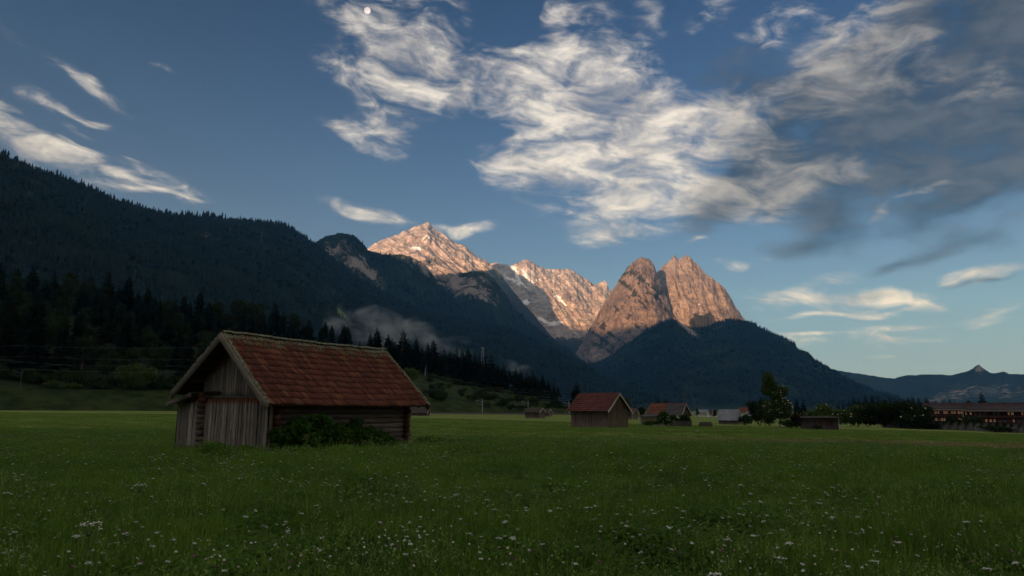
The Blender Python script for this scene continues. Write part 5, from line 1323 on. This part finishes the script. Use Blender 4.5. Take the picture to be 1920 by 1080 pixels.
# ------------------------------------------------------------------ the moon
bm = bmesh.new(); bmesh.ops.create_uvsphere(bm, u_segments=32, v_segments=20, radius=1); me = bpy.data.meshes.new('moon'); bm.to_mesh(me); bm.free()
for q in me.polygons: q.use_smooth = True
m = bpy.data.materials.new('moon'); m.use_nodes = True; n = m.node_tree; n.nodes.clear()
o_ = n.nodes.new('ShaderNodeOutputMaterial'); df = n.nodes.new('ShaderNodeBsdfDiffuse'); tr_ = n.nodes.new('ShaderNodeBsdfTransparent'); ad = n.nodes.new('ShaderNodeAddShader')
f = noise(n, obj_coord(n), 1.6, 4); n.links.new(mix(n, f.smooth(.4, .62), (.15, .155, .165), (.32, .315, .31)), df.inputs[0])
n.links.new(df.outputs[0], ad.inputs[0]); n.links.new(tr_.outputs[0], ad.inputs[1]); n.links.new(ad.outputs[0], o_.inputs[0])
moon = link('moon', me, m, label='pale gibbous moon in the blue above the peaks', category='moon')
d = at(689, 20, 1) - Vector((0, 0, CAMZ)); moon.location = d.normalized() * 60000; moon.scale = (60000 * 6.0 / F * .93,) * 3

# ------------------------------------------------------------------ meadow
M['grass'] = leaf_material('meadow_grass', (0.056, 0.108, 0.014), (0.150, 0.245, 0.036), (0.20, 0.25, 0.075), 0.55, 0.45)
M['herb'] = leaf_material('meadow_herbs', (0.042, 0.096, 0.012), (0.112, 0.205, 0.028), None, 0.5, 0.5)
M['dry_grass'] = leaf_material('cut_dry_grass', (0.13, 0.10, 0.045), (0.27, 0.21, 0.11))
M['petal'] = plain('white_petals', (0.60, 0.60, 0.55), 0.08)
M['petal_pink'] = plain('pale_pink_petals', (0.66, 0.52, 0.50), 0.15)
M['clover'] = plain('purple_clover_head', (0.32, 0.06, 0.26), 0.2)
M['yellow'] = plain('yellow_petals', (0.70, 0.50, 0.05), 0.15)
M['stalk'] = plain('green_stalk', (0.075, 0.115, 0.032), 0.2)
def grass_clump(seed, n, hmin, hmax, spread, width, lean=0.45):
    rng = np.random.default_rng(seed); V_, F_, A_ = [], [], []
    for i in range(n):
        b = rng.normal(size=2) * spread; h = rng.uniform(hmin, hmax); a = rng.random() * 6.28
        d = np.array([math.cos(a), math.sin(a), 0]); s = np.array([-d[1], d[0], 0]) * width * rng.uniform(.6, 1.3)
        l = h * lean * rng.uniform(.2, 1.6); p0 = np.array([b[0], b[1], -.02])
        p1 = p0 + d * l * .25 + [0, 0, h * .55]; p2 = p0 + d * l + [0, 0, h * (1 - .25 * (l / h))]
        o = len(V_) * 1; o = sum(len(q) for q in V_)
        V_.append(np.array([p0 - s * .7, p0 + s * .7, p1 - s, p1 + s, p2])); F_ += [(o, o + 1, o + 3), (o, o + 3, o + 2), (o + 2, o + 3, o + 4)]
        A_.append(np.full(5, np.clip(.45 + .28 * rng.normal(), 0, 1)))
    return mesh_np('grass_clump', np.vstack(V_), np.array(F_), False, {'rnd': np.concatenate(A_)})
def herb_clump(seed, n, h, spread, leaf):
    rng = np.random.default_rng(seed); parts = []
    c = np.stack([rng.normal(size=n) * spread, rng.normal(size=n) * spread, rng.uniform(.15, 1, n) * h], 1)
    a = rng.random(n) * 6.28; d = np.stack([np.cos(a), np.sin(a), rng.normal(size=n) * .4 + .25], 1); d /= np.linalg.norm(d, axis=1)[:, None]
    s = np.stack([-np.sin(a), np.cos(a), rng.normal(size=n) * .25], 1); sz = leaf * rng.uniform(.6, 1.4, n)[:, None]
    v, f, r = quads(c, d * sz, s * sz * .42, np.clip(.5 + .25 * rng.normal(size=n), 0, 1))
    return mesh_np('herb_clump', v, f, False, {'rnd': r})
def seed_stems(seed, n=9):
    rng = np.random.default_rng(seed); parts = []
    for i in range(n):
        b = rng.normal(size=2) * .16; h = rng.uniform(.45, .75); a = rng.random() * 6.28; l = h * .22 * rng.random()
        q = [(b[0], b[1], -.02), (b[0] + l * .4 * math.cos(a), b[1] + l * .4 * math.sin(a), h * .6), (b[0] + l * math.cos(a), b[1] + l * math.sin(a), h)]
        v, f = tube(q, [.0022, .0018, .0012], 3); parts.append((v, f, np.full(len(v), .75)))
        t = np.array(q[2])
        for k in range(7):
            c = t + np.array([rng.normal() * .012, rng.normal() * .012, -.10 * k / 7]); d = rng.normal(size=3) * .004; d[2] = .011
            parts.append(quads(c[None], d[None], np.cross(d, rng.normal(size=3))[None] * .4, np.array([.97])))
    v, f, a = merge(parts); return mesh_np('seed_stems', v, f, False, {'rnd': a})
GR = [(grass_clump(501, 46, .14, .36, .13, .0045), 'grass'), (grass_clump(502, 40, .18, .44, .15, .0042), 'grass'), (grass_clump(503, 52, .10, .28, .14, .0050, .7), 'grass'),
      (herb_clump(504, 46, .24, .13, .042), 'herb'), (herb_clump(505, 40, .30, .12, .034), 'herb'), (grass_clump(506, 34, .25, .55, .10, .0036, .35), 'grass'), (seed_stems(507), 'grass'), (seed_stems(508, 6), 'grass'), (herb_clump(509, 26, .34, .16, .052), 'herb')]
gr = np.random.default_rng(51)
def scatter(n, r0, r1, power, amax=0.80):
    u = gr.random(n); e = 2 - power
    r = (r0 ** e + u * (r1 ** e - r0 ** e)) ** (1 / e); a = gr.uniform(-amax, amax, n)
    return r * np.sin(a), r * np.cos(a), r
def inside_barn(x, y, m=0.15):
    lx = (x - BX) * U2[0] + (y - BY) * U2[1]; ly = (x - BX) * V2[0] + (y - BY) * V2[1]
    return (lx > -m) & (lx < BL + m) & (ly > -m) & (ly < 5.9)
x, y, r = scatter(46000, 4.8, 78, 1.45)
z = ground(x, y); PX, PY, _d = project(x, y, z)
lim = np.interp(PX, LIMX, LIMY)
k = (PY > lim) & ~inside_barn(x, y)
x, y, z, r, PX, PY = x[k], y[k], z[k], r[k], PX[k], PY[k]; n = len(x)
patch = 1.3 * pn(x / 2.6, y / 2.6, 21) + .6 * pn(x / .9, y / .9, 22)
idx = np.where(patch + .35 * gr.normal(size=n) > .28, gr.integers(3, 5, n), gr.choice(9, n, p=[.24, .24, .22, 0, 0, .16, .03, .03, .08]))
big = 1.0 + 0.55 * sstep(14, 60, r)
hs_ = (0.85 + .40 * pn(x / 5, y / 5, 23) + .40 * pn(x / 1.4, y / 1.4, 24)) * gr.uniform(.75, 1.3, n) * (1 - .5 * sstep(14, 45, r)) * (1 + .35 * pn(x / 11, y / 11, 25))
scl = np.stack([big * gr.uniform(.9, 1.3, n), big * gr.uniform(.9, 1.3, n), hs_ * (0.92)], 1)
rot = np.stack([gr.normal(size=n) * .10, gr.normal(size=n) * .10, gr.uniform(0, 6.28, n)], 1)
instancer('meadow_grass', np.stack([x, y, z], 1), rot, scl, idx, GR, label='tall green meadow grass and herbs filling the foreground', category='grass')
# mown field beyond: short stubble, drier along the cut strip
x, y, r = scatter(30000, 26, 150, 1.2, 0.74)
z = ground(x, y); PX, PY, _d = project(x, y, z); lim = np.interp(PX, LIMX, LIMY)
k = (PY <= lim + 1) & ~inside_barn(x, y); x, y, z, PX, PY, r = x[k], y[k], z[k], PX[k], PY[k], r[k]; n = len(x)
dc = np.interp(PX, [1150, 1300, 1600, 1900, 2300], [819, 825, 830, 838, 852])
isdry = (np.abs(PY - dc) < np.interp(PX, [1150, 1500, 1900], [2.5, 5, 6.5]) * gr.uniform(.3, 1.2, n)) & (PX > 1230)
SH = [(grass_clump(511, 40, .06, .16, .20, .0060), 'grass'), (grass_clump(512, 36, .05, .14, .22, .0060, .8), 'dry_grass')]
b_ = (1 + .9 * sstep(35, 130, r)) * gr.uniform(.8, 1.3, n)
instancer('mown_grass', np.stack([x, y, z], 1), np.stack([np.zeros(n), np.zeros(n), gr.uniform(0, 6.28, n)], 1), np.stack([b_, b_, gr.uniform(.6, 1.2, n)], 1), np.where(isdry | (gr.random(n) < .12), 1, 0), SH, label='short mown grass of the field beyond the meadow', category='grass')

# ------------------------------------------------------------------ wild flowers
def umbel_geo(rng, h, R, k=14, dot=.0075):
    """flat white flower head on a branching stalk"""
    st = [tube([(0, 0, 0), (.01, .01, h * .5), (0, 0, h * .86)], [.004, .0035, .003], 4)]; fl = []
    for i in range(k):
        a = i * 2.4; q = R * math.sqrt((i + .5) / k); tip = np.array([q * math.cos(a), q * math.sin(a), h - .18 * q * q / R + rng.normal() * .004])
        st.append(tube([(0, 0, h * .86), tuple(tip)], [.0018, .0012], 3))
        for j in range(5):
            c = tip + np.array([rng.normal() * dot * .9, rng.normal() * dot * .9, .004 + rng.normal() * .003]); b = rng.random() * 6.28
            a1 = np.array([math.cos(b), math.sin(b), .25]) * dot; a2 = np.array([-math.sin(b), math.cos(b), .2]) * dot
            fl.append(quads(c[None], a1[None], a2[None], np.array([.5])))
    return merge(st), merge(fl)
def head_geo(rng, h, R, k=12):
    st = [tube([(0, 0, 0), (.008, .01, h * .6), (0, 0, h)], [.0035, .003, .0025], 4)]; fl = []
    for i in range(k):
        d = rng.normal(size=3); d[2] = abs(d[2]) * .8; d /= np.linalg.norm(d); c = np.array([0, 0, h]) + d * R * .7
        a1 = np.cross(d, rng.normal(size=3)); a1 /= np.linalg.norm(a1); a2 = np.cross(d, a1)
        fl.append(quads(c[None], (a1 * R * .55 + d * R * .3)[None], a2[None] * R * .55, np.array([.5])))
    return merge(st), merge(fl)
def fmesh(name, geo): return mesh_np(name, geo[0], geo[1])
fr = np.random.default_rng(52)
UMB = [tuple(fmesh(nm, q) for nm, q in zip(('stalk', 'flower_head'), umbel_geo(fr, h, R, k))) for h, R, k in ((.60, .046, 13), (.48, .030, 8), (.68, .085, 22))]
CLV = [tuple(fmesh(nm, q) for nm, q in zip(('stalk', 'flower_head'), head_geo(fr, h, R))) for h, R in ((.30, .013), (.36, .012))]
def flower(name, px, py, me, head_mat, label, group, s=1.0):
    """flower whose head shows at (px, py): find the ground spot under it"""
    a, t = az_el(px, py); 
    r = 8.0
    top = {UMB[0]: .60, UMB[1]: .48, UMB[2]: .68, CLV[0]: .30, CLV[1]: .36}[me] * s
    for _ in range(25):
        zz = gz(r * math.sin(a), r * math.cos(a)) + top; r = r * .5 + .5 * np.clip((zz - CAMZ) / t, 3, 80) if t < 0 else r
    loc = (r * math.sin(a), r * math.cos(a), gz(r * math.sin(a), r * math.cos(a)))
    o = thing(name, loc, label, 'flower', group, fr.uniform(0, 6.28)); o.scale = (s, s, s)
    for nm, m_, mt in (('stalk', me[0], 'stalk'), ('flower_head', me[1], head_mat)):
        if not m_.materials: m_.materials.append(None)
        c = link(nm, m_, None, o); c.material_slots[0].link = 'OBJECT'; c.material_slots[0].material = M[mt]
# the big umbels one can point at
for px, py, s, lb in ((262, 909, 1.25, 'large cream umbel standing above the meadow below the barn planks'), (168, 982, 1.3, 'tall white umbel at the lower left with a second head beside it'), (187, 992, 1.0, 'white umbel close right of the tall lower left one'),
                      (143, 1005, 1.0, 'white umbel left of and below the tall lower left one'), (12, 924, 1.1, 'white umbel at the left edge of the picture'), (38, 930, 1.0, 'second white umbel from the left edge'), (65, 905, 1.0, 'white umbel above the pair at the left edge'),
                      (290, 862, 1.0, 'white umbel just below the left barn corner'), (1340, 1076, 1.15, 'cream umbel at the bottom edge right of the middle'), (1683, 1017, .9, 'small cream umbel low on the right'), (1812, 978, 1.0, 'tall white umbel in the right part of the meadow'),
                      (1640, 1052, .9, 'white umbel low on the right near the bottom edge'), (260, 833, .9, 'pale umbel in front of the field left of the barn'), (62, 845, .9, 'pale umbel far left halfway to the field'), (710, 851, .9, 'white umbel near the right barn corner'), (760, 848, .8, 'white umbel right of the barn corner'),
                      (1082, 1025, .8, 'small white umbel low in the middle'), (1152, 996, .8, 'small white umbel right of the middle'), (945, 1005, .8, 'small white umbel left of the middle'), (860, 938, .8, 'white umbel in the middle of the meadow'), (1235, 910, .8, 'white umbel right of the middle of the meadow'), (420, 1070, .9, 'white flower head at the bottom edge below the barn'),
                      (1850, 1066, .9, 'white umbel at the bottom right corner'), (1515, 916, .8, 'white umbel at the right beyond the middle'), (880, 1000, .8, 'loose white umbel left of the small middle one')):
    flower('umbel_flower', px, py, UMB[2] if s > 1.2 else UMB[fr.integers(2)], 'petal', lb, None, s * .85)
cl_px = [(fr.normal() * a_ + cx, fr.normal() * b_ + cy) for cx, cy, a_, b_, k in ((740, 1020, 70, 22, 40), (460, 1040, 80, 22, 26), (610, 1040, 50, 20, 20), (880, 1040, 80, 20, 16), (1550, 1000, 120, 35, 24), (1480, 1050, 120, 16, 20)) for _ in range(k)]
for px, py in cl_px:
    if 0 < px < 1920 and 900 < py < 1078: flower('white_clover', px, py, CLV[fr.integers(2)], 'petal' if fr.random() < .75 else 'petal_pink', 'small white clover head among the near grass', 'white clover heads in the near meadow', fr.uniform(.8, 1.25))
for _ in range(60):
    flower('purple_clover', fr.uniform(0, 1920), 930 + 145 * fr.random() ** .7, CLV[fr.integers(2)], 'clover', 'small purple clover head among the near grass', 'purple clover heads in the near meadow', fr.uniform(.85, 1.2))
# the many others, too many to count
def fuse(me2, mats):
    v, f, mi, o = [], [], [], 0
    for j, m_ in enumerate(me2):
        c = np.zeros(len(m_.vertices) * 3, np.float32); m_.vertices.foreach_get('co', c); v.append(c.reshape(-1, 3))
        for p_ in m_.polygons: f.append([q + o for q in p_.vertices]); mi.append(j)
        o += len(m_.vertices)
    me = bpy.data.meshes.new('wild_flower'); me.from_pydata(np.vstack(v).tolist(), [], f); me.polygons.foreach_set('material_index', mi)
    for q in mats: me.materials.append(M[q])
    return me
FL = [(fuse(UMB[1], ('stalk', 'petal')), None), (fuse(UMB[0], ('stalk', 'petal')), None), (fuse(CLV[0], ('stalk', 'petal')), None), (fuse(CLV[1], ('stalk', 'clover')), None), (fuse(CLV[0], ('stalk', 'yellow')), None), (fuse(CLV[1], ('stalk', 'petal_pink')), None)]
x, y, r = scatter(17000, 6.2, 60, 0.80, .78); z = ground(x, y); PX, PY, _d = project(x, y, z)
dens = .5 + pn(x / 3.5, y / 3.5, 31) + .5 * pn(x / 1.1, y / 1.1, 32)
k = (PY > np.interp(PX, LIMX, LIMY)) & ~inside_barn(x, y, .4) & (gr.random(len(x)) < dens * 1.1); x, y, z, r = x[k], y[k], z[k], r[k]; n = len(x)
s = gr.uniform(.35, .75, n) * (1 + .35 * sstep(15, 55, r))
instancer('wild_flowers', np.stack([x, y, z], 1), np.stack([gr.normal(size=n) * .15, gr.normal(size=n) * .15, gr.uniform(0, 6.28, n)], 1), np.stack([s, s, gr.uniform(.7, 1.0, n) * (1 - .4 * sstep(14, 45, r))], 1), gr.choice([0, 0, 0, 0, 0, 1, 2, 2, 2, 2, 2, 3, 5], n), FL, label='countless small white meadow flowers with a few pink and purple ones', category='wild flowers')
# leafy weeds at the foot of the planks and a darker tussock in the field
def weed(px, py, h, w, label, n=500, leaf=.05, mat='herb', R=None):
    a, t = az_el(px, py); R = R or (CAMZ / -t if t < 0 else 60); lob = [(w * .3 * math.cos(i * 2.1), w * .2 * math.sin(i * 1.7), h * (.35 + .1 * (i % 3)), w * .3, w * .25, h * .4) for i in range(6)]
    return shrub('weed_tuft', (R * math.sin(a), R * math.cos(a), gz(R * math.sin(a), R * math.cos(a))), lob, n, leaf, label, 'weeds', mat, int(px), None, stems=3)
weed(400, 868, .75, 1.1, 'tall rusty weeds in the meadow before the barn planks', 900, .045)
weed(415, 848, .45, 1.2, 'low leafy weeds at the foot of the planks', 700, .05)
weed(460, 849, .40, 1.0, 'small leafy weeds at the right half of the plank wall', 500, .05)
weed(570, 858, .45, 2.2, 'nettles in front of the broad bush by the barn', 900, .05)
weed(655, 853, .40, 2.0, 'nettles in front of the lower bush by the barn', 800, .05)
weed(818, 832, .35, 2.4, 'dark grassy tussock in the meadow right of the barn', 700, .07)
weed(1060, 930, .35, 1.0, 'dark green leafy tussock in the middle of the meadow', 700, .05)
weed(1185, 1035, .35, .5, 'leafy stalk at the bottom right of the middle', 300, .05)
